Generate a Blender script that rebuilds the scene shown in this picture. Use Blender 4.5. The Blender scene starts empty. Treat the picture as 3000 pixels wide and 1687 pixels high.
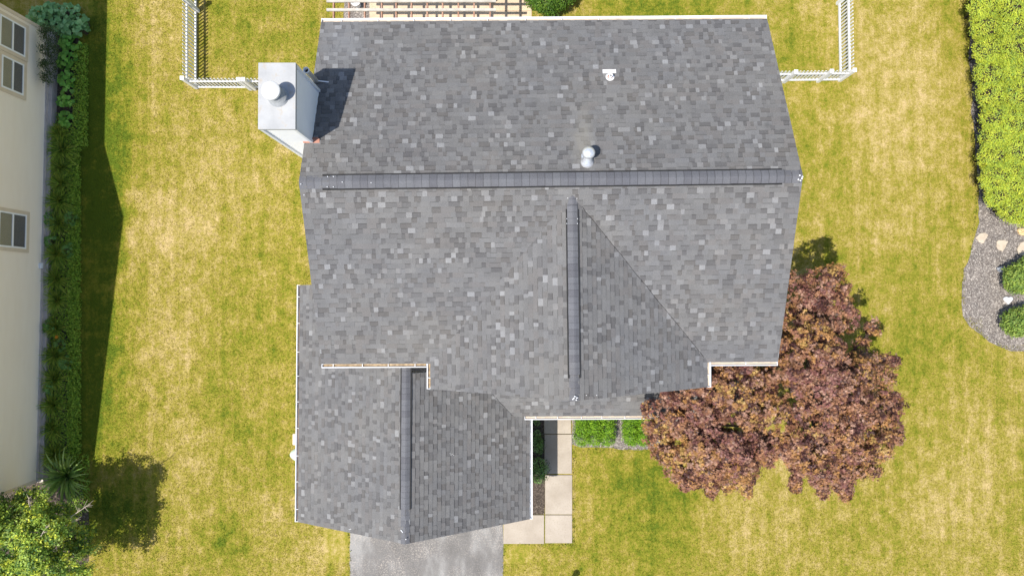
import bpy, bmesh, math, random
import numpy as np
from mathutils import Vector, Matrix
random.seed(7); RNG = np.random.default_rng(11)
sc = bpy.context.scene
COL = sc.collection

# ------------------------------------------------------------------ camera
F_PX, CAM_H = 2080.0, 26.0
TX, TY = -0.0157, -0.0048
_Rx = np.array([[1,0,0],[0,math.cos(TX),-math.sin(TX)],[0,math.sin(TX),math.cos(TX)]])
_Ry = np.array([[math.cos(TY),0,math.sin(TY)],[0,1,0],[-math.sin(TY),0,math.cos(TY)]])
RW = _Rx @ _Ry
cam = bpy.data.cameras.new("camera"); camo = bpy.data.objects.new("camera", cam); COL.objects.link(camo)
cam.sensor_width = 36.0; cam.lens = 36.0*F_PX/3000.0; cam.clip_end = 2000
M4 = Matrix([list(r)+[0] for r in RW.T] + [[0,0,0,1]])
camo.matrix_world = Matrix.Translation((0,0,CAM_H)) @ M4
sc.camera = camo
sc.render.resolution_x, sc.render.resolution_y = 1024, 575

# ------------------------------------------------------------------ light
SUN = Vector((-0.36, -0.27, 1.0)).normalized()          # towards the sun
w = bpy.data.worlds.new("World"); sc.world = w; w.use_nodes = True
nt = w.node_tree; nt.nodes.clear()
sky = nt.nodes.new("ShaderNodeTexSky"); sky.sky_type = 'NISHITA'; sky.sun_disc = False
sky.sun_elevation = math.asin(SUN.z)
sky.sun_rotation = math.atan2(SUN.x, SUN.y)
bg = nt.nodes.new("ShaderNodeBackground"); bg.inputs[1].default_value = 0.12
wo = nt.nodes.new("ShaderNodeOutputWorld")
nt.links.new(sky.outputs[0], bg.inputs[0]); nt.links.new(bg.outputs[0], wo.inputs[0])
sl = bpy.data.lights.new("sun", 'SUN'); sl.energy = 4.4; sl.angle = math.radians(0.5); sl.color = (1.0, 0.955, 0.88)
so = bpy.data.objects.new("sun", sl); COL.objects.link(so)
so.rotation_euler = SUN.to_track_quat('Z', 'Y').to_euler()
sc.view_settings.view_transform = 'Standard'; sc.view_settings.look = 'None'
sc.view_settings.exposure = 0.52; sc.view_settings.gamma = 1

# ------------------------------------------------------------------ helpers
def ray(px, py):
    d = RW.T @ np.array([(px-1500)/F_PX, -(py-843.5)/F_PX, -1.0])
    return d/ -d[2]
def U(px, py, z=0.0):
    d = ray(px, py); return Vector((d[0]*(CAM_H-z), d[1]*(CAM_H-z), z))
def UP(px, py, p0, n):                                   # photograph point on the plane (p0, n)
    d = Vector(ray(px, py)); o = Vector((0,0,CAM_H))
    return o + d*((p0-o).dot(n)/d.dot(n))

def tag(o, label=None, cat=None, group=None, kind=None):
    if label: o['label'] = label
    if cat: o['category'] = cat
    if group: o['group'] = group
    if kind: o['kind'] = kind
    return o
def empty(name, loc, label, cat, group=None):
    o = bpy.data.objects.new(name, None); COL.objects.link(o); o.location = loc
    o.empty_display_size = 0.2
    return tag(o, label, cat, group)
def link(name, me, mat, parent=None):
    if mat and not me.materials: me.materials.append(mat)
    o = bpy.data.objects.new(name, me); COL.objects.link(o)
    if parent:
        o.parent = parent
        if parent.parent is None: o.matrix_parent_inverse = Matrix.Translation(-parent.location)
    return o
def copy_tree(o, loc, rz=0.0, parent=None):
    c = o.copy(); COL.objects.link(c)
    if parent is None:
        c.location = loc; c.rotation_euler = (0,0,rz)
    else: c.parent = parent
    for ch in o.children: copy_tree(ch, None, 0, c)
    return c

class MB:
    """collects boxes, prisms, tubes into one mesh"""
    def __init__(s): s.v=[]; s.f=[]; s.c=[]; s.cur=(1,1,1,1); s.sm=[]; s.mi=[]; s.m=0
    def add(s, vs, fs, smooth=False):
        b=len(s.v); s.v += [tuple(p) for p in vs]
        for f in fs: s.f.append([i+b for i in f]); s.c.append(s.cur); s.sm.append(smooth); s.mi.append(s.m)
    def box(s, c, d, rz=0.0):
        x,y,z=d[0]/2,d[1]/2,d[2]/2; cz,sz=math.cos(rz),math.sin(rz)
        vs=[(c[0]+cz*a-sz*b, c[1]+sz*a+cz*b, c[2]+e) for a,b,e in
            ((-x,-y,-z),(x,-y,-z),(x,y,-z),(-x,y,-z),(-x,-y,z),(x,-y,z),(x,y,z),(-x,y,z))]
        s.add(vs,[(3,2,1,0),(4,5,6,7),(0,1,5,4),(1,2,6,5),(2,3,7,6),(3,0,4,7)])
    def beam(s, a, b, w_, h, up=Vector((0,0,1))):
        a=Vector(a); b=Vector(b); d=(b-a).normalized(); r=d.cross(up).normalized(); u=r.cross(d).normalized()
        vs=[]
        for p in (a,b):
            for i,j in ((-1,-1),(1,-1),(1,1),(-1,1)): vs.append(p+r*(i*w_/2)+u*(j*h/2))
        s.add(vs,[(3,2,1,0),(4,5,6,7),(0,1,5,4),(1,2,6,5),(2,3,7,6),(3,0,4,7)])
    def extr(s, pts, thick):                              # 3D outline, pushed straight down
        n=len(pts); vs=list(pts)+[Vector(p)-Vector((0,0,thick)) for p in pts]
        s.add(vs,[list(range(n)), list(range(2*n-1,n-1,-1))]+[(i,i+n,(i+1)%n+n,(i+1)%n) for i in range(n)])
    def lathe(s, prof, c, seg=24, tilt=None, smooth=True):
        vs=[]; 
        for r,z in prof:
            for k in range(seg):
                a=2*math.pi*k/seg; p=Vector((r*math.cos(a), r*math.sin(a), z))
                if tilt: p=tilt@p
                vs.append(p+Vector(c))
        fs=[]
        for i in range(len(prof)-1):
            for k in range(seg):
                k2=(k+1)%seg; fs.append((i*seg+k,i*seg+k2,(i+1)*seg+k2,(i+1)*seg+k))
        s.add(vs,fs,smooth)
        if prof[0][0]>1e-4: s.add(vs[:seg],[list(range(seg-1,-1,-1))])
        if prof[-1][0]>1e-4: s.add(vs[-seg:],[list(range(seg))])
    def tube(s, pts, rads, seg=6):
        n=len(pts); vs=[]
        for i,p in enumerate(pts):
            p=Vector(p); d=(Vector(pts[min(i+1,n-1)])-Vector(pts[max(i-1,0)])).normalized()
            a=d.orthogonal().normalized(); b=d.cross(a)
            for k in range(seg):
                t=2*math.pi*k/seg; vs.append(p+(a*math.cos(t)+b*math.sin(t))*rads[i])
        fs=[(i*seg+k,i*seg+(k+1)%seg,(i+1)*seg+(k+1)%seg,(i+1)*seg+k) for i in range(n-1) for k in range(seg)]
        s.add(vs,fs,True)
    def mesh(s, name):
        me=bpy.data.meshes.new(name); me.from_pydata(s.v,[],s.f); 
        at=me.color_attributes.new("Col",'FLOAT_COLOR','CORNER')
        arr=np.repeat(np.array(s.c,dtype=np.float32), [len(f) for f in s.f], axis=0).ravel()
        at.data.foreach_set("color",arr); me.polygons.foreach_set("use_smooth",s.sm)
        me.update(); return me
    def build(s, name, mat, parent=None):
        me=s.mesh(name)
        if isinstance(mat,(list,tuple)):
            for m in mat: me.materials.append(m)
            me.polygons.foreach_set("material_index",s.mi)
            return link(name,me,None,parent)
        return link(name,me,mat,parent)

# ------------------------------------------------------------------ materials
def mat_new(name):
    m=bpy.data.materials.new(name); m.use_nodes=True; t=m.node_tree; b=t.nodes["Principled BSDF"]
    return m,t,b
def N(t,kind,**kw):
    n=t.nodes.new(kind)
    for k,v in kw.items():
        if k.startswith('i_'): n.inputs[k[2:].replace('_',' ')].default_value=v
        else: setattr(n,k,v)
    return n
def noise(t,vec,scale,detail=3,rough=0.6):
    n=N(t,'ShaderNodeTexNoise'); n.inputs['Scale'].default_value=scale; n.inputs['Detail'].default_value=detail
    n.inputs['Roughness'].default_value=rough
    if vec is not None: t.links.new(vec,n.inputs['Vector'])
    return n.outputs['Fac']
def ramp(t,fac,stops):
    n=N(t,'ShaderNodeValToRGB'); e=n.color_ramp.elements
    while len(e)<len(stops): e.new(0.5)
    for i,(p,c) in enumerate(stops): e[i].position=p; e[i].color=(*c,1) if len(c)==3 else c
    t.links.new(fac,n.inputs[0]); return n.outputs['Color']
def mixc(t,fac,a,b,mode='MIX'):
    n=N(t,'ShaderNodeMix',data_type='RGBA',blend_type=mode)
    for i,v in ((0,fac),(6,a),(7,b)):
        if isinstance(v,(int,float)): n.inputs[i].default_value=v
        elif isinstance(v,tuple): n.inputs[i].default_value=(*v,1) if len(v)==3 else v
        else: t.links.new(v,n.inputs[i])
    return n.outputs[2]
def mathn(t,op,a,b=None,clamp=False):
    n=N(t,'ShaderNodeMath',operation=op); n.use_clamp=clamp
    for i,v in ((0,a),(1,b)):
        if v is None: continue
        if isinstance(v,(int,float)): n.inputs[i].default_value=v
        else: t.links.new(v,n.inputs[i])
    return n.outputs[0]
def wpos(t): return N(t,'ShaderNodeNewGeometry').outputs['Position']
def bump(t,b,h,strength,dist):
    n=N(t,'ShaderNodeBump'); n.inputs['Strength'].default_value=strength; n.inputs['Distance'].default_value=dist
    t.links.new(h,n.inputs['Height']); t.links.new(n.outputs[0],b.inputs['Normal'])
def scalev(t,vec,s):
    n=N(t,'ShaderNodeVectorMath',operation='MULTIPLY'); t.links.new(vec,n.inputs[0]); n.inputs[1].default_value=s
    return n.outputs[0]
def mottled(name,c1,c2,scale,rough=0.85,scale2=None,c3=None,bump_s=0.0,bump_scale=40,metal=0.0,spec=0.3):
    m,t,b=mat_new(name); p=wpos(t)
    col=ramp(t,noise(t,p,scale,4),[(0.32,c1),(0.68,c2)])
    if c3: col=mixc(t,ramp(t,noise(t,p,scale2 or scale*6,4),[(0.55,(0,0,0)),(0.7,(1,1,1))]),col,c3)
    t.links.new(col,b.inputs['Base Color']); b.inputs['Roughness'].default_value=rough
    b.inputs['Metallic'].default_value=metal; b.inputs['Specular IOR Level'].default_value=spec
    if bump_s: bump(t,b,noise(t,p,bump_scale,3),bump_s,0.02)
    return m
def leafmat(name,rough=0.55,trans=0.3,spec=0.25):
    m,t,b=mat_new(name)
    a=N(t,'ShaderNodeVertexColor',layer_name="Col").outputs['Color']
    v=noise(t,wpos(t),30,2); col=mixc(t,1.0,a,ramp(t,v,[(0.3,(0.8,0.8,0.8)),(0.7,(1.15,1.15,1.15))]),'MULTIPLY')
    t.links.new(col,b.inputs['Base Color']); b.inputs['Roughness'].default_value=rough
    b.inputs['Specular IOR Level'].default_value=spec
    tr=N(t,'ShaderNodeBsdfTranslucent'); t.links.new(col,tr.inputs[0])
    mx=N(t,'ShaderNodeMixShader'); mx.inputs[0].default_value=trans
    t.links.new(b.outputs[0],mx.inputs[1]); t.links.new(tr.outputs[0],mx.inputs[2])
    t.links.new(mx.outputs[0],t.nodes["Material Output"].inputs[0]); return m

M={}
M['white']=mottled('white_vinyl',(0.74,0.75,0.77),(0.80,0.80,0.81),3,rough=0.45)
M['soffit']=mottled('white_trim',(0.70,0.70,0.70),(0.78,0.78,0.77),4,rough=0.6)
M['black']=mottled('black_vent_plastic',(0.012,0.012,0.013),(0.022,0.022,0.022),8,rough=0.7)
M['galv']=mottled('galvanised_metal',(0.33,0.335,0.34),(0.41,0.415,0.42),2.5,rough=0.6,c3=(0.36,0.32,0.27),scale2=5,spec=0.4)
M['aluminium']=mottled('bright_aluminium',(0.62,0.63,0.66),(0.82,0.83,0.86),22,rough=0.35,metal=0.55,spec=0.5)
M['concrete']=mottled('concrete',(0.33,0.28,0.225),(0.43,0.375,0.31),1.1,rough=0.9,scale2=20,c3=(0.32,0.27,0.21),bump_s=0.15,bump_scale=60)
M['patio']=mottled('tan_patio_concrete',(0.50,0.38,0.26),(0.62,0.49,0.34),1.3,rough=0.9,scale2=22,c3=(0.42,0.31,0.20))
M['foundation']=mottled('foundation_concrete',(0.44,0.39,0.35),(0.56,0.50,0.45),5,rough=0.95)
M['rust']=mottled('copper_brown_flashing',(0.33,0.15,0.10),(0.44,0.21,0.15),9,rough=0.6)
M['debris']=mottled('gutter_debris',(0.20,0.14,0.08),(0.44,0.33,0.20),9,rough=0.95,scale2=60,c3=(0.12,0.08,0.04))
M['oldgutter']=mottled('dirty_gutter',(0.05,0.045,0.045),(0.22,0.16,0.12),1.5,rough=.9)
M['oldtrim']=mottled('stained_gutter_floor',(0.42,0.34,0.26),(0.55,0.47,0.38),4,rough=.8)
M['bark']=mottled('bark',(0.07,0.05,0.04),(0.14,0.11,0.09),14,rough=0.95,bump_s=0.4,bump_scale=50)
M['twig']=mottled('bare_twig',(0.42,0.34,0.27),(0.55,0.46,0.38),20,rough=0.9)
M['pergola_top']=mottled('weathered_white_wood',(0.38,0.35,0.30),(0.52,0.49,0.44),5,rough=0.85,scale2=30,c3=(0.42,0.36,0.30))
M['pergola_joist']=mottled('brown_stained_wood',(0.30,0.16,0.11),(0.42,0.26,0.19),5,rough=0.85,scale2=30,c3=(0.46,0.36,0.30))
M['trim']=mottled('beige_trim',(0.66,0.55,0.41),(0.72,0.61,0.47),3,rough=0.6)
M['stone']=mottled('pale_flagstone',(0.40,0.33,0.25),(0.56,0.48,0.38),5,rough=0.9,scale2=30,c3=(0.50,0.42,0.33),bump_s=0.2,bump_scale=30)
M['rock']=mottled('grey_rock',(0.20,0.21,0.23),(0.38,0.40,0.43),14,rough=0.9,bump_s=0.5,bump_scale=25)
M['blind']=mottled('tan_window_blind',(0.48,0.44,0.30),(0.54,0.49,0.34),3,rough=0.7)
M['screen']=mottled('dark_window_screen',(0.20,0.19,0.18),(0.24,0.23,0.22),30,rough=0.6)
M['sash']=mottled('white_window_sash',(0.88,0.87,0.86),(0.91,0.90,0.89),3,rough=0.4)
M['black_hole']=mottled('dark_pipe_inside',(0.02,0.02,0.02),(0.03,0.03,0.03),5)
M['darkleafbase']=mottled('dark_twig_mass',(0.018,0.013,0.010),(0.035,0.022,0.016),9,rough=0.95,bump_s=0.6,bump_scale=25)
def glass_mat():
    m,t,b=mat_new('window_glass'); b.inputs['Base Color'].default_value=(0.06,0.07,0.08,1)
    b.inputs['Roughness'].default_value=0.06; b.inputs['Alpha'].default_value=0.15
    return m
M['glass']=glass_mat()
def bubble_mat():
    m,t,b=mat_new('clear_bubble_plastic'); b.inputs['Base Color'].default_value=(0.72,0.86,0.80,1)
    b.inputs['Roughness'].default_value=0.15; b.inputs['Alpha'].default_value=0.75
    return m
M['bubble']=bubble_mat()

def shingle_mat():
    m,t,b=mat_new('asphalt_shingle'); p=wpos(t)
    a=N(t,'ShaderNodeVertexColor',layer_name="Col").outputs['Color']
    g=ramp(t,noise(t,p,95,3,0.75),[(0.3,(0.55,0.55,0.55)),(0.7,(1.44,1.43,1.42))])
    col=mixc(t,1.0,a,g,'MULTIPLY')
    g2=ramp(t,noise(t,p,0.45,3,0.6),[(0.3,(0.96,0.965,0.985)),(0.7,(1.05,1.03,1.0))])
    col=mixc(t,1.0,col,g2,'MULTIPLY')
    n=N(t,'ShaderNodeMapping'); n.inputs['Location'].default_value=(3.1,9.4,2); t.links.new(p,n.inputs[0])
    g3=ramp(t,noise(t,n.outputs[0],1.7,4,0.6),[(0.33,(0.93,0.93,0.935)),(0.7,(1.09,1.085,1.07))])
    col=mixc(t,1.0,col,g3,'MULTIPLY')
    col=mixc(t,1.0,col,(0.91,0.912,0.918),'MULTIPLY')
    # stains: tan wash above the dome vent, dark scuff near the right rake, pale smear on the garage slope
    for (x,y,z,sx,sy,r,c,k) in ((1702,440,6.9,1.0,.45,.42,(0.24,0.22,0.18),.45),(1712,395,6.7,1.6,.4,.5,(0.24,0.225,0.19),.3),(2240,372,6.8,1,1,.16,(0.06,0.06,0.06),.6),(1325,1331,3.9,1,1,.12,(0.4,0.4,0.4),.6),(1000,120,5.8,1,.7,1.0,(0.20,0.21,0.23),.35),(1230,990,6.0,.7,.7,.9,(0.175,0.165,0.15),.3),(1600,1100,6.5,1,1,1.1,(0.17,0.165,0.155),.3)):
        q=U(x,y,z); sb_=N(t,'ShaderNodeVectorMath',operation='SUBTRACT'); t.links.new(p,sb_.inputs[0]); sb_.inputs[1].default_value=(q.x,q.y,q.z)
        ln=N(t,'ShaderNodeVectorMath',operation='LENGTH'); t.links.new(scalev(t,sb_.outputs[0],(sx,sy,.3)),ln.inputs[0])
        dn=mathn(t,'ADD',ln.outputs['Value'],mathn(t,'MULTIPLY',mathn(t,'SUBTRACT',noise(t,p,5,4,.7),.5),r*.9))
        mr=N(t,'ShaderNodeMapRange',interpolation_type='SMOOTHSTEP'); t.links.new(dn,mr.inputs[0]); mr.inputs[1].default_value=0; mr.inputs[2].default_value=r; mr.inputs[3].default_value=k; mr.inputs[4].default_value=0
        col=mixc(t,mr.outputs[0],col,c)
    t.links.new(col,b.inputs['Base Color']); b.inputs['Roughness'].default_value=0.9
    b.inputs['Specular IOR Level'].default_value=0.25
    bump(t,b,noise(t,p,160,2),0.5,0.004)
    return m
M['shingle']=shingle_mat()

def siding_mat():
    m,t,b=mat_new('vinyl_siding'); p=wpos(t)
    col=ramp(t,noise(t,scalev(t,p,(1,0.6,3)),1.5,3),[(0.3,(0.90,0.785,0.62)),(0.7,(0.93,0.82,0.66))])
    t.links.new(col,b.inputs['Base Color']); b.inputs['Roughness'].default_value=0.55
    return m
M['siding']=siding_mat()

def grass_mat():
    m,t,b=mat_new('dry_lawn_grass'); p=wpos(t)
    big=noise(t,p,0.16,2,0.5)
    med=noise(t,scalev(t,p,(1.0,0.75,1)),2.3,5,0.68)
    st=noise(t,scalev(t,p,(1.0,0.035,1)),3.2,3,0.65)
    fine=noise(t,p,9,4,0.75)
    s=mathn(t,'MULTIPLY',big,0.55)
    s=mathn(t,'ADD',s,mathn(t,'MULTIPLY',med,1.0))
    s=mathn(t,'ADD',s,mathn(t,'MULTIPLY',st,0.42))
    s=mathn(t,'ADD',s,mathn(t,'MULTIPLY',fine,0.80))
    s=mathn(t,'SUBTRACT',s,0.875)
    # patches that really are greener (+) or drier (-); the added strip also paints in house shade
    SP=[(1950,1480,3.2,-.22),(1830,1400,1.8,-.12),(2900,1100,2.5,-.12),(660,1570,1.0,-.22),(620,1180,1.6,-.10),(690,90,2.2,-.12),(2330,150,2.0,-.12),(860,800,1.0,-.10),
        (1780,1560,1.2,-.10),(700,1250,1.0,-.10),(2450,760,1.2,-.12),(2560,1050,2.0,-.09),(2700,1000,2.2,-.05),(1900,20,4.0,-.15),(420,1500,1.6,-.12),
        (560,1330,2.2,.06),(520,620,3.2,.14),(500,1000,2.5,.12),(620,420,2.0,.06),(2660,500,3.6,.10),(2560,330,2,.08),(950,1610,1.6,.10),(1560,1660,1.5,.05),(2650,300,3.5,.10),(2600,640,2.5,.09),(540,900,3.0,.05),(400,330,2.0,.05),
        (2150,1580,3.0,.07),(820,1130,2.0,.08),(2800,1450,3.0,.07),(800,1500,1.3,.10),(720,700,1.8,-.07),(640,560,2.0,-.05),(1130,1680,.5,0),(2850,250,1.2,.10)]
    SP+=[(285,y_,2.1,-.34) for y_ in range(60,1350,150)]+[(330,1500,1.6,-.2),(320,650,1.2,-.2)]  # lusher grass by the bed, also darkened to deepen the neighbouring house's shadow
    wob=N(t,'ShaderNodeTexNoise'); wob.inputs['Scale'].default_value=0.9; t.links.new(p,wob.inputs['Vector'])
    wv=N(t,'ShaderNodeVectorMath',operation='MULTIPLY_ADD'); t.links.new(wob.outputs['Color'],wv.inputs[0]); wv.inputs[1].default_value=(1.6,1.6,0); t.links.new(p,wv.inputs[2])
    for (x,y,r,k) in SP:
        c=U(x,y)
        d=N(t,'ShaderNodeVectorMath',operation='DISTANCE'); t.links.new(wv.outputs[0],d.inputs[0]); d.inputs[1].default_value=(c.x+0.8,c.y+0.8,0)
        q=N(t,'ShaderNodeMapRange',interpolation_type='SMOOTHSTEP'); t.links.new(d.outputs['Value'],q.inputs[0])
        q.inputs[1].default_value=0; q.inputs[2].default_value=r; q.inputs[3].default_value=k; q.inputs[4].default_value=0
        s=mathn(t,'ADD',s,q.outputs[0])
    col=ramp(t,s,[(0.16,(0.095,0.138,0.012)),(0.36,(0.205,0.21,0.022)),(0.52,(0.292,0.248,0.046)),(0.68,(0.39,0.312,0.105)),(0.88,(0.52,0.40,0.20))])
    g=ramp(t,noise(t,p,34,3,0.8),[(0.28,(0.40,0.42,0.34)),(0.72,(1.55,1.50,1.5))])
    col=mixc(t,1.0,col,g,'MULTIPLY')
    t.links.new(col,b.inputs['Base Color']); b.inputs['Roughness'].default_value=0.95; b.inputs['Specular IOR Level'].default_value=0.1
    bump(t,b,noise(t,p,22,4,0.8),0.8,0.035)
    return m
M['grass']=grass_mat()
def mulch_mat(name,c1,c2,c3):
    m,t,b=mat_new(name); p=wpos(t)
    v=N(t,'ShaderNodeTexVoronoi'); v.inputs['Scale'].default_value=34; v.inputs['Randomness'].default_value=1
    n2=N(t,'ShaderNodeTexNoise'); n2.inputs['Scale'].default_value=6; t.links.new(p,n2.inputs['Vector'])
    vv=N(t,'ShaderNodeVectorMath',operation='MULTIPLY_ADD'); t.links.new(n2.outputs['Color'],vv.inputs[0]); vv.inputs[1].default_value=(.15,.15,.15); t.links.new(p,vv.inputs[2])
    t.links.new(vv.outputs[0],v.inputs['Vector'])
    bw=N(t,'ShaderNodeRGBToBW'); t.links.new(v.outputs['Color'],bw.inputs[0])
    col=ramp(t,bw.outputs[0],[(0.2,c1),(0.6,c2),(0.86,c3)])
    col=mixc(t,1.0,col,ramp(t,noise(t,p,3,4),[(0.3,(0.8,0.8,0.8)),(0.7,(1.2,1.18,1.15))]),'MULTIPLY')
    t.links.new(col,b.inputs['Base Color']); b.inputs['Roughness'].default_value=0.95
    bump(t,b,v.outputs['Distance'],0.8,0.04)
    return m
M['mulch']=mulch_mat('faded_wood_mulch',(0.135,0.115,0.102),(0.245,0.216,0.195),(0.48,0.435,0.39))
M['soil']=mulch_mat('dark_bark_mulch',(0.045,0.033,0.025),(0.095,0.072,0.055),(0.18,0.145,0.115))
def asphalt_mat():
    m,t,b=mat_new('worn_asphalt'); p=wpos(t)
    base=ramp(t,noise(t,scalev(t,p,(1,0.45,1)),0.9,4,0.6),[(0.36,(0.125,0.118,0.112)),(0.50,(0.165,0.157,0.150)),(0.62,(0.265,0.258,0.248))])
    sp=ramp(t,noise(t,p,20,4,0.85),[(0.50,(0,0,0)),(0.62,(1,1,1))])
    zone=ramp(t,noise(t,p,0.8,4),[(0.42,(0,0,0)),(0.6,(1,1,1))])
    col=mixc(t,mathn(t,'MULTIPLY',sp,mathn(t,'ADD',mathn(t,'MULTIPLY',zone,0.7),0.15)),base,(0.42,0.37,0.325))
    col=mixc(t,1.0,col,ramp(t,noise(t,p,60,2),[(0.3,(0.8,0.8,0.8)),(0.7,(1.2,1.2,1.2))]),'MULTIPLY')
    t.links.new(col,b.inputs['Base Color']); b.inputs['Roughness'].default_value=0.9
    bump(t,b,noise(t,p,60,3),0.4,0.01)
    return m
M['asphalt']=asphalt_mat()
M['leaf']=leafmat('leaf'); M['waxy']=leafmat('waxy_leaf',0.5,0.2,0.35); M['purple']=leafmat('plum_leaf',0.5,0.10,0.3)

# ------------------------------------------------------------------ setting
def sheet(name, pts, mat, z=0.004, sub=0, jitter=0.0, seed=1, thick=None):
    rr=random.Random(seed); P=[]
    n=len(pts)
    for i in range(n):
        a=Vector(pts[i][:2]); b_=Vector(pts[(i+1)%n][:2]); k=max(1,int((b_-a).length/sub)) if sub else 1
        for j in range(k):
            q=a.lerp(b_,j/k)
            if jitter: q=q+Vector((rr.uniform(-1,1),rr.uniform(-1,1)))*jitter
            P.append(Vector((q.x,q.y,z)))
    m=MB()
    if thick: m.extr(P,thick)
    else: m.add(P,[list(range(len(P)))])
    me=m.mesh(name)
    return link(name,me,mat)
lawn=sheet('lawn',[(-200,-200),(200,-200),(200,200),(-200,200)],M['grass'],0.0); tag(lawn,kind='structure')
def px(*pp,z=0.0): return [U(a,b,z) for a,b in pp]
def st(o): return tag(o,kind='structure')
st(sheet('driveway',px((1025,1500),(1473,1500),(1474,1600),(1470,1900),(1027,1900),(1025,1650)),M['asphalt'],0.006,0.25,0.02,3))
# concrete walk, slab by slab with open joints
wk=MB()
def slab(x0,y0,x1,y1,h=0.05):
    p=[U(x0,y1),U(x1,y1),U(x1,y0),U(x0,y0)]; g=0.012
    c=sum(p,Vector())/4; P=[]
    for q in p:
        d=q-c; P.append(Vector((q.x-math.copysign(g,d.x), q.y-math.copysign(g,d.y), h)))
    wk.extr(P,0.2)
slab(1593,1170,1674,1270,0.06); slab(1594,1270,1676,1387,0.06); slab(1596,1389,1677,1506,0.045); slab(1596,1506,1677,1590,0.045); slab(1474,1506,1595,1592,0.045)
wko=wk.build('walkway',M['concrete']); st(wko)
bv=wko.modifiers.new('bevel','BEVEL'); bv.width=0.012; bv.segments=2; bv.limit_method='ANGLE'
pt=MB()
for x0,x1 in ((1083,1119),(1119,1165),(1165,1255),(1255,1345),(1345,1435),(1435,1527),(1527,1558)):
    for y0,y1 in ((-200,-60),(-60,34),(34,120)):
        p=[U(x0,y1),U(x1,y1),U(x1,y0),U(x0,y0)]
        P=[Vector((q.x+(0.006 if i in(0,3) else -0.006), q.y+(0.006 if i<2 else -0.006),0.04)) for i,q in enumerate(p)]
        pt.extr(P,0.2)
st(pt.build('patio',M['patio']))
st(sheet('gravel_strip',px((1005,-150),(1083,-150),(1083,100),(1008,100)),M['mulch'],0.008,0.3,0.04,5))
st(sheet('garden_bed',px((1558,1120),(1596,1120),(1596,1506),(1555,1506)),M['soil'],0.010,0.4,0.01,6))
st(sheet('garden_bed',px((1674,1160),(2240,1100),(2240,1130),(1935,1312),(1850,1318),(1760,1310),(1700,1312),(1676,1300)),M['mulch'],0.009,0.3,0.03,7))
st(sheet('garden_bed',px((120,20),(215,30),(235,100),(236,250),(228,420),(214,600),(208,900),(200,1150),(195,1300),(225,1390),(262,1500),(262,1640),(100,1750),(-100,1750),(-300,1600),(-60,1380),(60,1380),(70,300)),M['soil'],0.011,0.3,0.04,8))
st(sheet('garden_bed',px((2850,-100),(2838,40),(2842,130),(2836,180),(2850,230),(2846,330),(2858,420),(2862,500),(2868,570),(2866,650),(2855,700),(2842,745),(2824,790),(2817,850),(2815,890),(2821,925),(2840,955),(2880,985),(2900,1003),(2930,1017),(2960,1027),(3020,1030),(3200,1030),(3400,400),(3300,-100)),M['mulch'],0.012,0.25,0.035,9))

# ------------------------------------------------------------------ shingled roof slopes
PAL=[(0.146,0.145,0.145),(0.155,0.154,0.154),(0.164,0.163,0.163),(0.152,0.147,0.145),(0.159,0.159,0.161)]
DARK=[(0.124,0.122,0.123),(0.114,0.112,0.113),(0.134,0.132,0.133),(0.124,0.119,0.116)]
LITE=[(0.215,0.216,0.220),(0.203,0.203,0.204),(0.238,0.240,0.244),(0.192,0.189,0.188)]
def clip(poly, subj):
    out=subj
    n=len(poly)
    for i in range(n):
        a=poly[i]; b=poly[(i+1)%n]; inp=out; out=[]
        if not inp: break
        def side(p): return (b[0]-a[0])*(p[1]-a[1])-(b[1]-a[1])*(p[0]-a[0])
        for j in range(len(inp)):
            p=inp[j]; q=inp[(j+1)%len(inp)]; sp=side(p); sq=side(q)
            if sp>=0: out.append(p)
            if (sp>=0)!=(sq>=0):
                tt=sp/(sp-sq); out.append((p[0]+(q[0]-p[0])*tt,p[1]+(q[1]-p[1])*tt))
    return out
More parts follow.
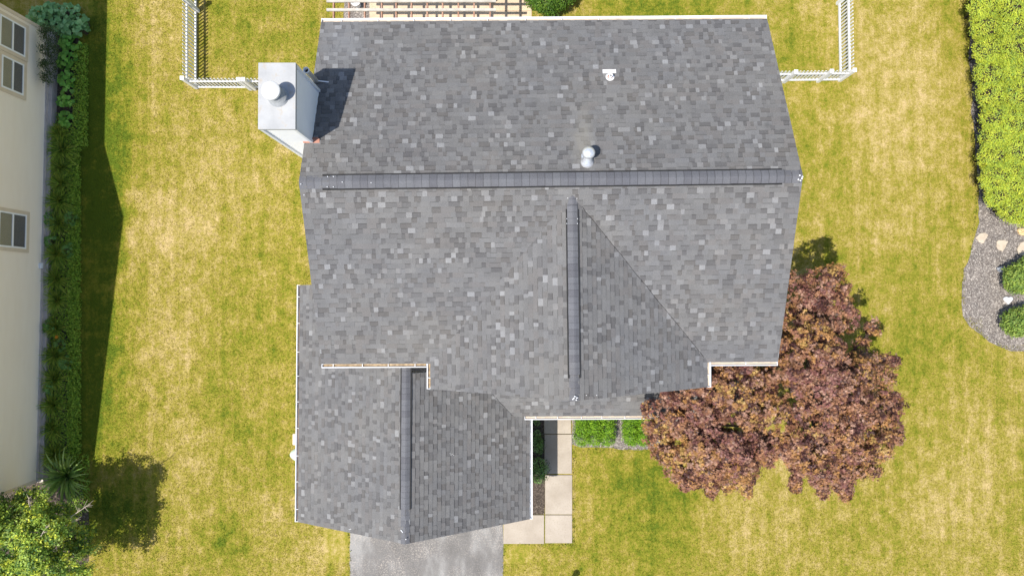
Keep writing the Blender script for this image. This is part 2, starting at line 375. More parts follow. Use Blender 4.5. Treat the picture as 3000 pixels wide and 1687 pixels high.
def roof_slope(name, pts, eave_dir, parent, seed, exposure=0.143, fascia=True, label=None):
    """pts: coplanar 3D outline; eave_dir: along the courses"""
    rr=random.Random(seed)
    n=Vector((0,0,0))
    for i in range(len(pts)): n+= (pts[i]-pts[0]).cross(pts[(i+1)%len(pts)]-pts[0])
    n.normalize()
    if n.z<0: n=-n
    u=(eave_dir-n*eave_dir.dot(n)).normalized(); v=n.cross(u)
    if v.z<0: u=-u; v=n.cross(u)
    o=min(pts,key=lambda p:(p-pts[0]).dot(v))
    P2=[((p-o).dot(u),(p-o).dot(v)) for p in pts]
    A=sum(P2[i][0]*P2[(i+1)%len(P2)][1]-P2[(i+1)%len(P2)][0]*P2[i][1] for i in range(len(P2)))
    if A<0: P2=P2[::-1]
    m=MB()
    umin=min(p[0] for p in P2); umax=max(p[0] for p in P2); vmax=max(p[1] for p in P2)
    def prism(poly,h0,h1,va,vb,col):
        if len(poly)<3: return
        m.cur=(*col,1); k=len(poly)
        H=[h0+(h1-h0)*(q[1]-va)/(vb-va) for q in poly]
        top=[o+u*q[0]+v*q[1]+n*h for q,h in zip(poly,H)]; bot=[o+u*q[0]+v*q[1] for q in poly]
        m.add(top+bot,[list(range(k))]); m.cur=(col[0]*.5,col[1]*.5,col[2]*.5,1); m.add(top+bot,[(i,i+k,(i+1)%k+k,(i+1)%k)for i in range(k)])
    nc=int(vmax/exposure)+1
    for c in range(nc):
        va=c*exposure; vb=va+exposure; x=umin-rr.uniform(0,0.3); tabn=rr.random()<0.5
        while x<umax:
            if tabn: wd=rr.choice((0.10,0.13,0.16,0.20,0.25,0.30,0.38))
            else: wd=rr.choice((0.09,0.12,0.15,0.18,0.24,0.30))
            def jit(cc):
                k=rr.uniform(0.95,1.05); return tuple(q*k for q in cc)
            if tabn:
                r=rr.random(); cc=jit(rr.choice(LITE) if (r<0.24 and wd<0.24) else rr.choice(PAL))
                prism(clip(P2,[(x,va),(x+wd,va),(x+wd,vb),(x,vb)]),0.021,0.006,va,vb,cc)
            else:
                cc=jit(rr.choice(DARK) if rr.random()<0.62 else rr.choice(PAL)); vm=vb-0.028
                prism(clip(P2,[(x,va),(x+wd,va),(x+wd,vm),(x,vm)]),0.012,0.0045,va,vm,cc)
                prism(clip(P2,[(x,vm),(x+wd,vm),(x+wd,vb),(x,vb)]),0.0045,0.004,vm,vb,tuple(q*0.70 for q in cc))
            x+=wd; tabn=not tabn
            if rr.random()<0.12: tabn=True
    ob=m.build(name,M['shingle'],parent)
    if label: ob['label']=label
    d=MB(); d.extr([p-Vector((0,0,0.002)) for p in (pts if A>0 else pts[::-1])],0.17)
    d.build('roof_deck',M['soffit'],ob)
    return ob

def plane_of(a,b,c):
    n=(b-a).cross(c-a).normalized()
    if n.z<0: n=-n
    return a,n

house=empty('house',U(1500,700),'large two-storey house with dark grey shingled gable roofs, white chimney and attached garage','house')
ZE,ZR=5.5,7.62
RL,RR_=U(876,534,ZR),U(2352,516,ZR)
bl,br=U(941,66,ZE),U(2247,56,ZE); fl,fr=U(942,1066,ZE),U(2279,1059,ZE)
rear_mid=(bl+br)/2; front_mid=(fl+fr)/2
pr=plane_of(RL,RR_,rear_mid); pf=plane_of(RL,RR_,front_mid)
rear=[RL,RR_,UP(2247,56,*pr),UP(941,66,*pr)]
front=[RR_,RL,UP(942,1066,*pf),UP(2279,1059,*pf)]
ed=(RR_-RL).normalized()
roof_slope('roof_slope',rear,ed,house,21)
roof_slope('roof_slope',front,ed,house,22)
# front cross gable
ZG=7.45
g_ap=U(1684,1174,ZG); gd=Vector((-ed.y,ed.x,0)).normalized(); g_top=g_ap+gd*6.2
gl,gr_=U(1262,1139,ZE),U(2072,1134,ZE)
gl_t=gl+gd*5.6; gr_t=gr_+gd*5.6
def quadp(a,b,c,d):   # force d onto plane a,b,c along z
    p,n=plane_of(a,b,c); dz=-( (d-p).dot(n))/n.z; return d+Vector((0,0,dz))
def into_front(eave_pt, ridge_pt):   # nothing: kept simple
    return eave_pt
def meet(p,d,pl):                     # point on line p+t d meeting the plane
    return p+d*((pl[0]-p).dot(pl[1])/d.dot(pl[1]))
sink=Vector((0,0,-0.05))
pf_low=(pf[0]+sink*1.2,pf[1])
gt=meet(g_ap,gd,pf_low); glt=meet(gl,gd,pf_low); grt=meet(gr_,gd,pf_low)
roof_slope('roof_slope',[g_ap,gt,glt,gl],gd,house,23)
roof_slope('roof_slope',[gt,g_ap,gr_,grt],gd,house,24)
# garage
ZGE,ZGR=2.8,4.98
q_ap=U(1186,1593,ZGR); ql=U(874,1528,ZGE); qr=U(1551,1520,ZGE)
gd2=(U(880,835,ZGE)-ql).normalized()
pl_=plane_of(q_ap,q_ap+gd2,ql); prr=plane_of(q_ap,q_ap+gd2,qr)
q_top=q_ap+gd2*8.3
wallx=-5.30
qlt=UP(880,835,*pl_)
lp=[q_ap,q_ap+gd2*5.9]
def on_plane_xy(x,y,pl):
    p,n=pl; return Vector((x,y,p.z-((x-p.x)*n.x+(y-p.y)*n.y)/n.z))
k1=on_plane_xy(wallx,qlt.y,pl_); k2=on_plane_xy(wallx,q_ap.y+5.9,pl_)
roof_slope('roof_slope',[q_ap,lp[1],k2,UP(874,1528,*pl_)+gd2*5.9,UP(874,1528,*pl_)],gd2,house,25)
e2=UP(874,1528,*pl_)+gd2*5.9
roof_slope('roof_slope',[e2,on_plane_xy(wallx,e2.y,pl_),k1,qlt],gd2,house,27)
roof_slope('roof_slope',[q_ap+gd2*5.0,q_ap,UP(1551,1520,*prr),UP(1551,1520,*prr)+gd2*5.0],gd2,house,26)
# porch roof
ZP=3.12; pe0=U(1495,1219,ZP); pe1=U(2125,1216,ZP); ped=(pe1-pe0).normalized(); pn=Vector((-ped.y,ped.x,0)); ppitch=0.5
pa=pe0-ped*1.0; 
pp=plane_of(pe0,pe1,pe0+pn*1+Vector((0,0,ppitch)))
gp_low=(prr[0]-Vector((0,0,0.05)),prr[1])
# valley line with the garage slope: intersection of the two planes
ld=pp[1].cross(gp_low[1]).normalized()
if ld.y<0: ld=-ld
def inter3(pl1,pl2,pl3):
    A=Matrix((pl1[1],pl2[1],pl3[1])); return A.inverted()@Vector((pl1[0].dot(pl1[1]),pl2[0].dot(pl2[1]),pl3[0].dot(pl3[1])))
v0=inter3(pp,gp_low,(Vector((0,pe0.y,0)),Vector((0,1,0))))
v1=inter3(pp,gp_low,(Vector((0,pe0.y+1.9,0)),Vector((0,1,0))))
pe1t=pe1+pn*1.9+Vector((0,0,ppitch*1.9))
edge0=U(1540,1219,ZP)
roof_slope('roof_slope',[v0,pe1,pe1t,v1],ped,house,28)

# ridge caps + ridge vents
def ridge(a,b,vent0,vent1,nl,nr,width,parent,seed,raise_=0.03,step=0.145):
    """a->b ridge line; nl/nr: downslope unit vectors of the two sides; vent from fraction vent0 to vent1"""
    rr=random.Random(seed); L=(b-a).length; d=(b-a)/L; up=Vector((0,0,1))
    m=MB(); k=int(L/step)
    for i in range(k+1):
        t0=i*step; t1=min(L,t0+step+0.012)
        if t1-t0<0.02: continue
        fr0=t0/L; rz=raise_+0.012 if vent0<=fr0<=vent1 else 0.014
        c=rr.choice(((0.125,0.128,0.142),(0.135,0.138,0.152),(0.118,0.120,0.134),(0.142,0.146,0.16))); 
        prof=[]
        for s_,dv in ((-1,nl),(1,nr)):
            pass
        W=width/2; A=[nl*W,nl*W*0.35+Vector((0,0,0.004)),Vector((0,0,-0.004)),nr*W*0.35+Vector((0,0,0.004)),nr*W]
        jw=rr.uniform(-0.004,0.004)
        top0=[a+d*t0+q+up*(rz+0.010)+d.cross(up)*jw for q in A]; top1=[a+d*t1+q+up*(rz+0.001)+d.cross(up)*jw for q in A]
        vs=top0+top1+[p-up*0.009 for p in top0]
        for j in range(4):
            m.cur=(*c,1); m.add([top0[j],top0[j+1],top1[j+1],top1[j]],[(0,1,2,3)])
        e=[p-up*0.011 for p in top0]
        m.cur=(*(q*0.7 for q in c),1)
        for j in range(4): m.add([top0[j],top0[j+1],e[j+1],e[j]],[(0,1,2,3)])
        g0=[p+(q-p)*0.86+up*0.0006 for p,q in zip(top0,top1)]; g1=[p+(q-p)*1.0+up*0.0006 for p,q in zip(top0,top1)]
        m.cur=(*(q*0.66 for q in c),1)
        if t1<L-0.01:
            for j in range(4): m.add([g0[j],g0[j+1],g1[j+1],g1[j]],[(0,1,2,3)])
        m.cur=(*c,1)
        # sides
        for j in (0,4): 
            dn=up*(rz+0.0); m.add([top0[j],top1[j],top1[j]-dn,top0[j]-dn],[(0,1,2,3)])
    # darker strip where each cap laps the next
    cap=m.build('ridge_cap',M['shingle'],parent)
    vm=MB(); rr2=random.Random(seed+5)
    ns=int(L*(vent1-vent0)/1.2)
    for dv in (nl,nr):
        for i in range(ns):
            s0=L*(vent0+(vent1-vent0)*i/ns); s1=L*(vent0+(vent1-vent0)*(i+1)/ns)
            p0=a+d*s0+dv*(width/2+0.012)+up*(raise_*0.5+0.010); p1=a+d*s1+dv*(width/2+0.012)+up*(raise_*0.5+0.010)
            off=d.cross(up)*rr2.uniform(-0.003,0.003)
            vm.beam(p0+off,p1+off,0.050,0.03+0.012)
    vm.build('ridge_vent',M['black'],cap)
    return cap
def down(ridge_dir,pl):
    n=pl[1]; v=n.cross(ridge_dir).normalized()
    return v if v.z<0 else -v
pgl=plane_of(g_ap,gt,gl); pgr=plane_of(g_ap,gt,gr_)
ridge(RL,RR_,0.046,0.960,down(ed,pr),down(ed,pf),0.37,house,1,step=0.2)
# gable ridge: from where it meets the main slope
gtop_vis=meet(g_ap,gd,pf)-gd*0.02
ridge(g_ap,gtop_vis+gd*0.0,0.11,0.935,down(gd,pgl),down(gd,pgr),0.30,house,2,step=0.17)
ridge(q_ap,q_ap+gd2*5.9,0.17,1.0,down(gd2,pl_),down(gd2,prr),0.30,house,3,step=0.17)

# woven valley cut lines
def cutline(a,b,parent):
    m=MB(); rr=random.Random(2); n=24; P=[a.lerp(b,i/n)+Vector((rr.uniform(-.008,.008),rr.uniform(-.008,.008),0)) for i in range(n+1)]
    for p,q in zip(P,P[1:]): m.beam(p,q,.009,.008)
    m.build('valley_cut',M['black'],parent)
vg=inter3(pgr,pf,(Vector((0,cr_y(),0)),Vector((0,1,0)))) if False else None
la=inter3(pgr,pf,(U(1695,610,7),Vector((0,1,0)))); lb=inter3(pgr,pf,(Vector((0,front[3].y+.12,0)),Vector((0,1,0))))
cutline(la+Vector((0,0,.022)),lb+Vector((0,0,.022)),house)
la=inter3(prr,pp,(Vector((0,pe0.y+.02,0)),Vector((0,1,0)))); lb=inter3(prr,pp,(Vector((0,pe0.y+1.1,0)),Vector((0,1,0))))
cutline(la+Vector((0,0,.02)),lb+Vector((0,0,.02)),house)

# gutters
def gutter(a,b,out,parent,inner,caps=(True,True),w_=0.115,h=0.11,hang=0.62):
    a=Vector(a); b=Vector(b); out=out.normalized(); up=Vector((0,0,1)); d=(b-a).normalized()
    m=MB()
    prof=[(0.0,0.0),(0.0,-h),(w_*0.72,-h),(w_*0.80,-h*0.55),(w_,-h*0.25),(w_,0.0),(w_-0.020,0.0),(w_-0.020,-0.008),(w_-0.014,-h*0.3),(w_*0.74,-h*0.55),(w_*0.66,-h+0.006),(0.006,-h+0.006),(0.006,0.0)]
    vs=[]; k=len(prof)
    for p in (a,b):
        for x,z in prof: vs.append(p+out*x+up*z)
    fs=[(i,(i+1)%k,(i+1)%k+k,i+k) for i in range(k)]+[list(range(k))[::-1],list(range(k,2*k))]
    m.add(vs,fs)
    for p,s_,f in ((a,1,caps[0]),(b,-1,caps[1])):
        if f:
            q=p+d*s_*0.006+out*(w_/2)-up*(h/2-0.001); m.beam(q-d*0.006,q+d*0.006,w_+0.004,h)
    g=m.build('gutter',M['white'],parent)
    L=(b-a).length; n=max(1,int(L/hang)); rr=random.Random(int(abs(a.x*100)))
    for i in range(1,n+1):
        t=(i-0.5)/n*L+rr.uniform(-0.05,0.05); p=a+d*t-up*0.012
        hm=MB(); hm.beam(p,p+out*(w_-0.02),0.016,0.010); hm.build('gutter_hanger',M['soffit'],g)
    if inner:
        im=MB(); p=a+out*(w_*0.36)-up*(h*0.72); q=b+out*(w_*0.36)-up*(h*0.72); im.beam(p+d*0.02,q-d*0.02,w_*0.55,0.02)
        im.build('gutter_debris',inner,g)
    return g
def drop(p,k=0.012): return p-Vector((0,0,k))
yn=Vector((-ed.y,ed.x,0))
g_rl=rear[3]; g_rr=rear[2]
gutter(drop(g_rl),drop(g_rr),yn,house,M['oldtrim'],hang=1.05)
# front main eave: left and right of the gable
fL=front[2]; fR=front[3]; fdir=(fR-fL).normalized()
cl=fL+fdir*((gl-fL).dot(fdir)); cr=fL+fdir*((gr_-fL).dot(fdir))
gutter(drop(fL),drop(cl-fdir*0.125),-yn,house,M['debris'],(True,False),hang=0.75)
gutter(drop(cr+fdir*0.125),drop(fR),-yn,house,M['oldtrim'],(False,True),hang=1.2)
gle=UP(1262,1139,*pgl); gre=UP(2072,1134,*pgr)
gutter(drop(Vector((gle.x,cl.y-0.125,gle.z))+gd*0.12),drop(gle),-ed,house,M['debris'],(False,True),hang=0.4)
gutter(drop(Vector((gre.x,cr.y-0.125,gre.z))+gd*0.12),drop(gre),ed,house,M['oldtrim'],(False,True),hang=0.4)
gutter(drop(qlt),drop(UP(874,1528,*pl_)),-ed,house,M['oldgutter'],hang=0.85)
qre=UP(1551,1520,*prr)
gutter(drop(Vector((qre.x,pe0.y-0.10,qre.z))),drop(qre),ed,house,None,hang=0.9,w_=0.10)
gutter(drop(U(1537,1219,ZP)),drop(pe1),-pn,house,M['oldtrim'],hang=0.7)
# rake drip edges
house_c=U(1600,700,5)
for a,b in ((RL,rear[3]),(RL,front[2]),(RR_,rear[2]),(RR_,front[3]),(g_ap,gle),(g_ap,gre),(q_ap,UP(874,1528,*pl_)),(q_ap,qre)):
    inn=(house_c-(a+b)/2); inn.z=0; dr=(b-a).normalized(); inn=(inn-dr*inn.dot(dr)); inn.z=0; inn=inn.normalized()*0.022 if abs(dr.x)<.5 else Vector((0,0.022,0))
    rk=MB(); rk.beam(a+inn-Vector((0,0,0.10)),b+inn-Vector((0,0,0.10)),0.03,0.14); rk.build('rake_trim',M['white'],house)

# walls under the roofs
def wall_mesh(name,outline,z0,z1,parent,mat=None):
    m=MB(); P=[Vector((p[0],p[1],z1)) for p in outline]; m.extr(P,z1-z0); return m.build(name,mat or M['siding_white'],parent)
M['siding_white']=mottled('white_siding',(0.82,0.82,0.83),(0.86,0.86,0.87),2,rough=0.5)
ov=0.35
def inset_rect(a,b,c,d,o_): 
    ctr=(a+b+c+d)/4; return [Vector((p.x-math.copysign(o_,p.x-ctr.x),p.y-math.copysign(o_,p.y-ctr.y))) for p in (a,b,c,d)]
bw=wall_mesh('wall',inset_rect(front[2],front[3],rear[2],rear[3],ov),0,5.35,house)
def gable_infill(p1,p2,ap,zb,parent,dirn):    # triangular gable wall of real thickness
    m=MB(); a=Vector((p1.x,p1.y,zb)); b=Vector((p2.x,p2.y,zb)); c=Vector((ap.x,ap.y,ap.z-0.2))
    off=dirn*0.12; m.add([a,b,c,a+off,b+off,c+off],[(0,1,2),(5,4,3),(0,3,4,1),(1,4,5,2),(2,5,3,0)]); m.build('gable_wall',M['siding_white'],parent)
ex=Vector((1,0,0))
gable_infill(front[2]+Vector((ov,ov,0)),rear[3]+Vector((ov,-ov,0)),RL+ex*ov,5.35,house,ex)
gable_infill(front[3]+Vector((-ov,ov,0)),rear[2]+Vector((-ov,-ov,0)),RR_-ex*ov,5.35,house,-ex)
ys=Vector((0,1,0))
wall_mesh('wall',[(gle.x+ov,gle.y+ov),(gre.x-ov,gre.y+ov),(gre.x-ov,gre.y+2.5),(gle.x+ov,gle.y+2.5)],0,5.35,house)
gable_infill(gle+Vector((ov,ov,0)),gre+Vector((-ov,ov,0)),g_ap+ys*ov,5.35,house,ys)
qle=UP(874,1528,*pl_)
wall_mesh('wall',[(qle.x+.28,qle.y+ov),(qre.x-.28,qre.y+ov),(qre.x-.28,gle.y+.3),(qle.x+.28,qlt.y-.2)],0,2.68,house)
gable_infill(qle+Vector((.28,ov,0)),qre+Vector((-.28,ov,0)),q_ap+ys*ov,2.68,house,ys)
gdm=MB(); gx0=U(1040,1560).x; gx1=U(1460,1560).x
for i in range(4): gdm.box(((gx0+gx1)/2,qle.y+ov-0.03,0.28+i*0.55),(gx1-gx0,0.05,0.53))
gdo=gdm.build('garage_door',M['soffit'],house)

# chimney
ZC=8.7
ch=[U(756,184,ZC),U(866,184,ZC),U(866,379,ZC),U(756,379,ZC)]
cc=sum(ch,Vector())/4; cw=(ch[1]-ch[0]).length; cl_=(ch[1]-ch[2]).length; crz=0.002
def siding_box(c,wx,wy,z0,z1,lap=0.115,out=0.012):
    m=MB(); n=int((z1-z0)/lap)
    for i in range(n):
        za=z0+(z1-z0)*i/n; zb=z0+(z1-z0)*(i+1)/n
        lo=[(c.x+sx*(wx/2+out),c.y+sy*(wy/2+out),za) for sx,sy in((-1,-1),(1,-1),(1,1),(-1,1))]
        hi=[(c.x+sx*(wx/2),c.y+sy*(wy/2),zb) for sx,sy in((-1,-1),(1,-1),(1,1),(-1,1))]
        m.add(lo+hi,[(0,1,5,4),(1,2,6,5),(2,3,7,6),(3,0,4,7),(3,2,1,0),(4,5,6,7)])
    return m
sb=siding_box(cc,cw-0.10,cl_-0.10,0,ZC-0.10)
chim=sb.build('chimney',M['siding_white'],house)
for sx in(-1,1):
    for sy in(-1,1): cb=MB(); cb.box((cc.x+sx*(cw/2-0.045),cc.y+sy*(cl_/2-0.045),(ZC-0.1)/2),(0.075,0.075,ZC-0.1)); cb.build('corner_board',M['white'],chim)
cp=MB(); cp.box((cc.x,cc.y,ZC-0.05),(cw,cl_,0.10)); cp.box((cc.x,cc.y,ZC-0.10),(cw-0.06,cl_-0.06,0.08))
t_=0.02
co=cp.build('chimney_cap',M['galv'],chim); b_=co.modifiers.new('b','BEVEL'); b_.width=0.008; b_.segments=2
fc=U(815,284,ZC); fm=MB()
fm.lathe([(0.255,0.0),(0.255,0.02),(0.215,0.03),(0.205,0.36),(0.17,0.37)],(fc.x,fc.y,ZC)); 
flue=fm.build('flue',mottled('stack_metal',(0.24,0.25,0.26),(0.36,0.37,0.38),9,rough=.5),chim)
fd=MB(); fd.lathe([(0.16,0.35),(0.16,0.47)],(fc.x,fc.y,ZC)); fd.build('flue_gap',M['black'],flue)
ft=MB(); ft.lathe([(0.222,0.46),(0.226,0.47),(0.226,0.54),(0.220,0.552),(0.10,0.56),(0.0,0.562)],(fc.x,fc.y,ZC)); ft.build('flue_cap',mottled('cap_paint',(0.56,0.56,0.56),(0.62,0.62,0.61),7,rough=.5),flue)
fl_=MB(); pA=UP(889,414,*pr); pB=UP(937,414,*pr); fl_.beam(pA+Vector((0,0,.03)),pB+Vector((0,0,.03)),0.11,0.012)
pB2=UP(930,403,*pr); fl_.beam(UP(915,406,*pr)+Vector((0,0,.028)),UP(934,406,*pr)+Vector((0,0,.028)),0.05,0.012)
fl_.build('flashing',M['rust'],house)
# white pipe beside the chimney
pv=MB(); pc=U(897,206,7.3); 
pv.lathe([(0.070,0.3),(0.070,7.24),(0.082,7.24),(0.082,7.32),(0.064,7.32),(0.064,7.15)],(pc.x,pc.y,0),16); po=pv.build('vent_pipe',M['white'],house)
hb=MB(); hb.lathe([(0.063,7.16),(0.0,7.165)],(pc.x,pc.y,0),16); hb.build('pipe_opening',M['black_hole'],po)
sm=MB(); sm.beam(Vector((pc.x,pc.y,6.4)),Vector((pc.x+0.35,pc.y-0.03,6.35)),0.03,0.03); sm.build('pipe_strap',M['white'],po)

# roof penetrations
vb=UP(1720,477,*pr); vm=MB()
tiltm=Vector((0,0,1)).rotation_difference(pr[1]).to_matrix()
vm.lathe([(0.17,0.0),(0.165,0.07),(0.11,0.12),(0.085,0.42)],(vb.x,vb.y,vb.z-0.0),20,tiltm)
dome=vm.build('dome_vent',M['aluminium'],house)
vh=MB(); vh.lathe([(0.15,0.40),(0.165,0.41),(0.168,0.47),(0.15,0.52),(0.10,0.56),(0.05,0.58),(0.0,0.585)],(vb.x,vb.y,vb.z-0.0),24,tiltm); vh.build('vent_hood',M['aluminium'],dome)
def flash_plate(cx,cy,wx,wy,mat,parent,name='flashing'):
    c=UP(cx,cy,*pr); n=pr[1]; u=ed; v=n.cross(u); m=MB()
    vs=[c+u*a*wx/2+v*b*wy/2+n*h for h in(0.012,0.022) for a,b in((-1,-1),(1,-1),(1,1),(-1,1))]
    m.add(vs,[(3,2,1,0),(4,5,6,7),(0,1,5,4),(1,2,6,5),(2,3,7,6),(3,0,4,7)]); return m.build(name,mat,parent)
flash_plate(1718,462,0.26,0.20,M['aluminium'],dome)
flash_plate(1722,475,0.22,0.22,M['aluminium'],dome)
pbp=UP(1787,228,*pr); pm=MB()
pm.lathe([(0.125,0.0),(0.118,0.05),(0.10,0.055),(0.095,0.05)],(pbp.x,pbp.y,pbp.z-0.02),20,tiltm)
plumb=pm.build('plumbing_vent',M['white'],house)
bo=MB(); bo.lathe([(0.098,0.0),(0.098,0.03),(0.05,0.075)],(pbp.x,pbp.y,pbp.z-0.02),20,tiltm); bo.build('rubber_boot',M['rust'],plumb)
ps=MB(); ps.lathe([(0.045,0.0),(0.045,0.24),(0.036,0.24),(0.036,0.12)],(pbp.x,pbp.y,pbp.z),16); ps.build('pipe',M['white'],plumb)
hh=MB(); hh.lathe([(0.036,0.13),(0.0,0.131)],(pbp.x,pbp.y,pbp.z),16); hh.build('pipe_opening',M['black_hole'],plumb)
flash_plate(1785,211,0.37,0.13,M['white'],plumb)
# sealant dabs
rr=random.Random(4)
def dabs(pts,r=0.017,pl=None,z=None,up=0.03):
    for x,y in pts:
        c=UP(x,y,*pl)+Vector((0,0,up)); dab=MB(); dab.lathe([(r,0),(r*0.9,0.008),(0,0.014)],c,8); dab.build('sealant_dab',M['white'],house)
dabs(((962,519),(979,519),(961,549),(979,549),(884,541),(1005,535),(1089,537)),0.014,pf,up=.075)
dabs(((892,572),),0.014,pf,up=.03); dabs(((2341,515),(2347,524),(2343,530),(2349,519),(2337,527)),0.022,pf,up=.05)
dabs(((1663,581),(1690,582),),0.012,pf,up=.03)
dabs(((1660,642),(1691,642),(1660,656),(1691,656)),0.012,pgl,up=.09)
dabs(((1681,1165),(1688,1170),(1684,1160),(1678,1168),(1690,1164)),0.020,pgl,up=.05)
dabs(((1178,1553),(1180,1556),(1176,1551),(1190,1577)),0.018,pl_,up=.05)
dabs(((1024,1549),(1028,1548),),0.014,pl_,up=.02); dabs(((1319,1327),(1322,1331),(1325,1329),(1329,1332)),0.010,prr,up=.014)
dabs(((1318,853),),0.012,pf,up=.02); dabs(((1718,1157),(1748,1157)),0.012,pgr,up=.02)

# ------------------------------------------------------------------ neighbouring house
nb=empty('house',U(60,750),'beige vinyl sided house at the left edge with double hung windows and concrete foundation','house')
W0=U(135,60,0.4); W1=U(103.5,1414,0.4)                # siding foot line
W0=U(134.5,88,0.4)
wd=(W1-W0).normalized(); wn=Vector((-wd.y,wd.x,0)); 
if wn.x<0: wn=-wn
WL=(W1-W0).length
def roofz(s):                                          # roof line above the wall, s metres from the rear corner
    y=W0.y-s
    P=[(12,4.55),(4.4,4.6),(1.15,6.75),(-7.6,3.95)]
    for (a,za),(b,zb) in zip(P,P[1:]):
        if y>=b: return za+(zb-za)*(a-y)/(a-b)
    return P[-1][1]
lap=0.102; sm_=MB(); z=0.4
while z<6.8:
    # the part of this course that lies under the roof line
    ss=[s for s in np.linspace(0,WL,120) if roofz(s)>z+0.05]
    if not ss: break
    s0,s1=min(ss),max(ss)
    a=W0+wd*s0; b=W0+wd*s1
    lo=[Vector((p.x,p.y,z))+wn*0.024 for p in(a,b)]; hi=[Vector((p.x,p.y,z+lap)) for p in(a,b)]
    back=[Vector((p.x,p.y,z))-wn*0.0 for p in(a,b)]
    sm_.add([lo[0],lo[1],hi[1],hi[0],back[0],back[1]],[(0,1,2,3),(4,5,1,0)])
    z+=lap
nw=sm_.build('siding_wall',M['siding'],nb)
bd=MB(); prof=[]
for s in (0,W0.y-4.4,W0.y-1.15,WL): prof.append((s,roofz(s)))
A=[W0+wd*s+Vector((0,0,zz-0.4))-wn*0.02 for s,zz in prof]; B0=[W0+wd*s-wn*0.02 for s,_ in prof]
poly=[Vector((p.x,p.y,0.4)) for p in (B0[0],B0[-1])]+A[::-1]
back=[p-wn*9 for p in poly]; n_=len(poly)
bd.add(poly+back,[list(range(n_)),list(range(2*n_-1,n_-1,-1))]+[(i,i+n_,(i+1)%n_+n_,(i+1)%n_) for i in range(n_)])
bd.build('wall',M['siding'],nb)
fo=MB(); f0=W0+wd*0.02-wn*4.4; f1=W1-wd*0.02-wn*4.4
fo.beam(Vector((f0.x,f0.y,0.2)),Vector((f1.x,f1.y,0.2)),9.0,0.4); fo.build('foundation',M['foundation'],nb)
ft_=MB(); a=U(137,250,0.0)
# footing ledge strip seen between siding and bed
a=W0+wn*0.10; b=W1+wn*0.10
ft_.beam(Vector((a.x,a.y,0.15)),Vector((b.x,b.y,0.15)),0.22,0.3); ft_.build('foundation_ledge',M['foundation'],nb)
rf=MB()
tops=[W0+wd*s+Vector((0,0,zz-0.4)) for s,zz in prof]
tops[0]=tops[0]-wd*0.35; tops[-1]=tops[-1]+wd*0.35
for i in range(len(tops)-1):
    p,q=tops[i],tops[i+1]; pts=[p+wn*0.3,q+wn*0.3,q-wn*9.3,p-wn*9.3]; rf.extr([x+Vector((0,0,0.16)) for x in pts],0.16)
rf.cur=(0.14,0.14,0.14,1); rf.c=[(0.14,0.14,0.14,1)]*len(rf.c); rf.build('roof',M['shingle'],nb)
# corner boards
for q,dd in((W0,0.06),(W1,-0.06)):
    cbm=MB(); c=q+wd*dd+wn*0.012; cbm.box((c.x,c.y,0.4+1.75),(0.05,0.12,3.5),0); cbm.build('corner_board',M['trim'],nb)
bt=MB(); bt.beam(W1+Vector((0,0,0.02))-wd*0.0,W1-wn*3+Vector((0,0,0.02)),0.03,0.10); bt.build('base_trim',M['white'],nb)
# windows: y-range in the photo at the wall foot line
def wall_pt(s,z,o_=0.0): return Vector((W0.x+wd.x*s+wn.x*o_, W0.y+wd.y*s+wn.y*o_, z))
def window(s0,s1,z0,z1):
    fr_=MB(); fw=0.055; o_=0.045
    def bar(sa,sb,za,zb,oo,th=0.05,m=fr_): 
        m.beam(wall_pt((sa+sb)/2,za,oo),wall_pt((sa+sb)/2,zb,oo),abs(sb-sa),th,up=wn) if False else m.add(
            [wall_pt(sa,za,oo-th),wall_pt(sb,za,oo-th),wall_pt(sb,zb,oo-th),wall_pt(sa,zb,oo-th),wall_pt(sa,za,oo),wall_pt(sb,za,oo),wall_pt(sb,zb,oo),wall_pt(sa,zb,oo)],
            [(3,2,1,0),(4,5,6,7),(0,1,5,4),(1,2,6,5),(2,3,7,6),(3,0,4,7)])
    # beige surround first
    tr=MB(); tw=0.12
    bar(s0-tw,s1+tw,z0-0.16,z0-0.0,0.05,m=tr); bar(s0-tw,s1+tw,z1,z1+tw,0.05,m=tr); bar(s0-tw,s0,z0,z1,0.05,m=tr); bar(s1,s1+tw,z0,z1,0.05,m=tr)
    w_=tr.build('window',M['trim'],nb)
    bar(s0,s1,z0,z0+fw,o_+.02); bar(s0,s1,z1-fw,z1,o_+.02); bar(s0,s0+fw,z0+fw,z1-fw,o_+.02); bar(s1-fw,s1,z0+fw,z1-fw,o_+.02)
    zm=(z0+z1)/2; bar(s0+fw,s1-fw,zm-0.035,zm+0.035,o_+.018)
    fr_.build('window_frame',M['sash'],w_)
    sc_=MB(); bar(s0+fw,s1-fw,z0+fw,zm-0.035,0.040,0.02,m=sc_); sc_.build('screen',M['screen'],w_)
    bl_=MB(); bar(s0+fw,s1-fw,zm+0.035,z1-fw,0.036,0.02,m=bl_); bl_.build('blind',M['blind'],w_)
    gl_=MB(); bar(s0+fw,s1-fw,z0+fw,z1-fw,0.052,0.004,m=gl_); gl_.build('pane',M['glass'],w_)
def s_of(px_,py_,z):           # position along the wall of a photo point at height z
    p=U(px_,py_,z); return (p-Vector((W0.x,W0.y,z))).dot(wd)
def z_of(px_,py_):             # height on the wall of a photo point
    o=Vector((0,0,CAM_H)); d=Vector(ray(px_,py_)); t=((W0-o).dot(wn))/d.dot(wn); p=o+d*t; return p.z,(p-W0).dot(wd)
for (cx,ya,yb) in ((71,82,170),(66,190,282),(74,630,730)):
    za,sa=z_of(cx,ya); zb,sb=z_of(cx,yb); zmid,_=z_of(33,(ya+yb)/2)
    window(sa,sb,za,za+2*(zmid-za)); print('win',za,zmid,sa,sb)
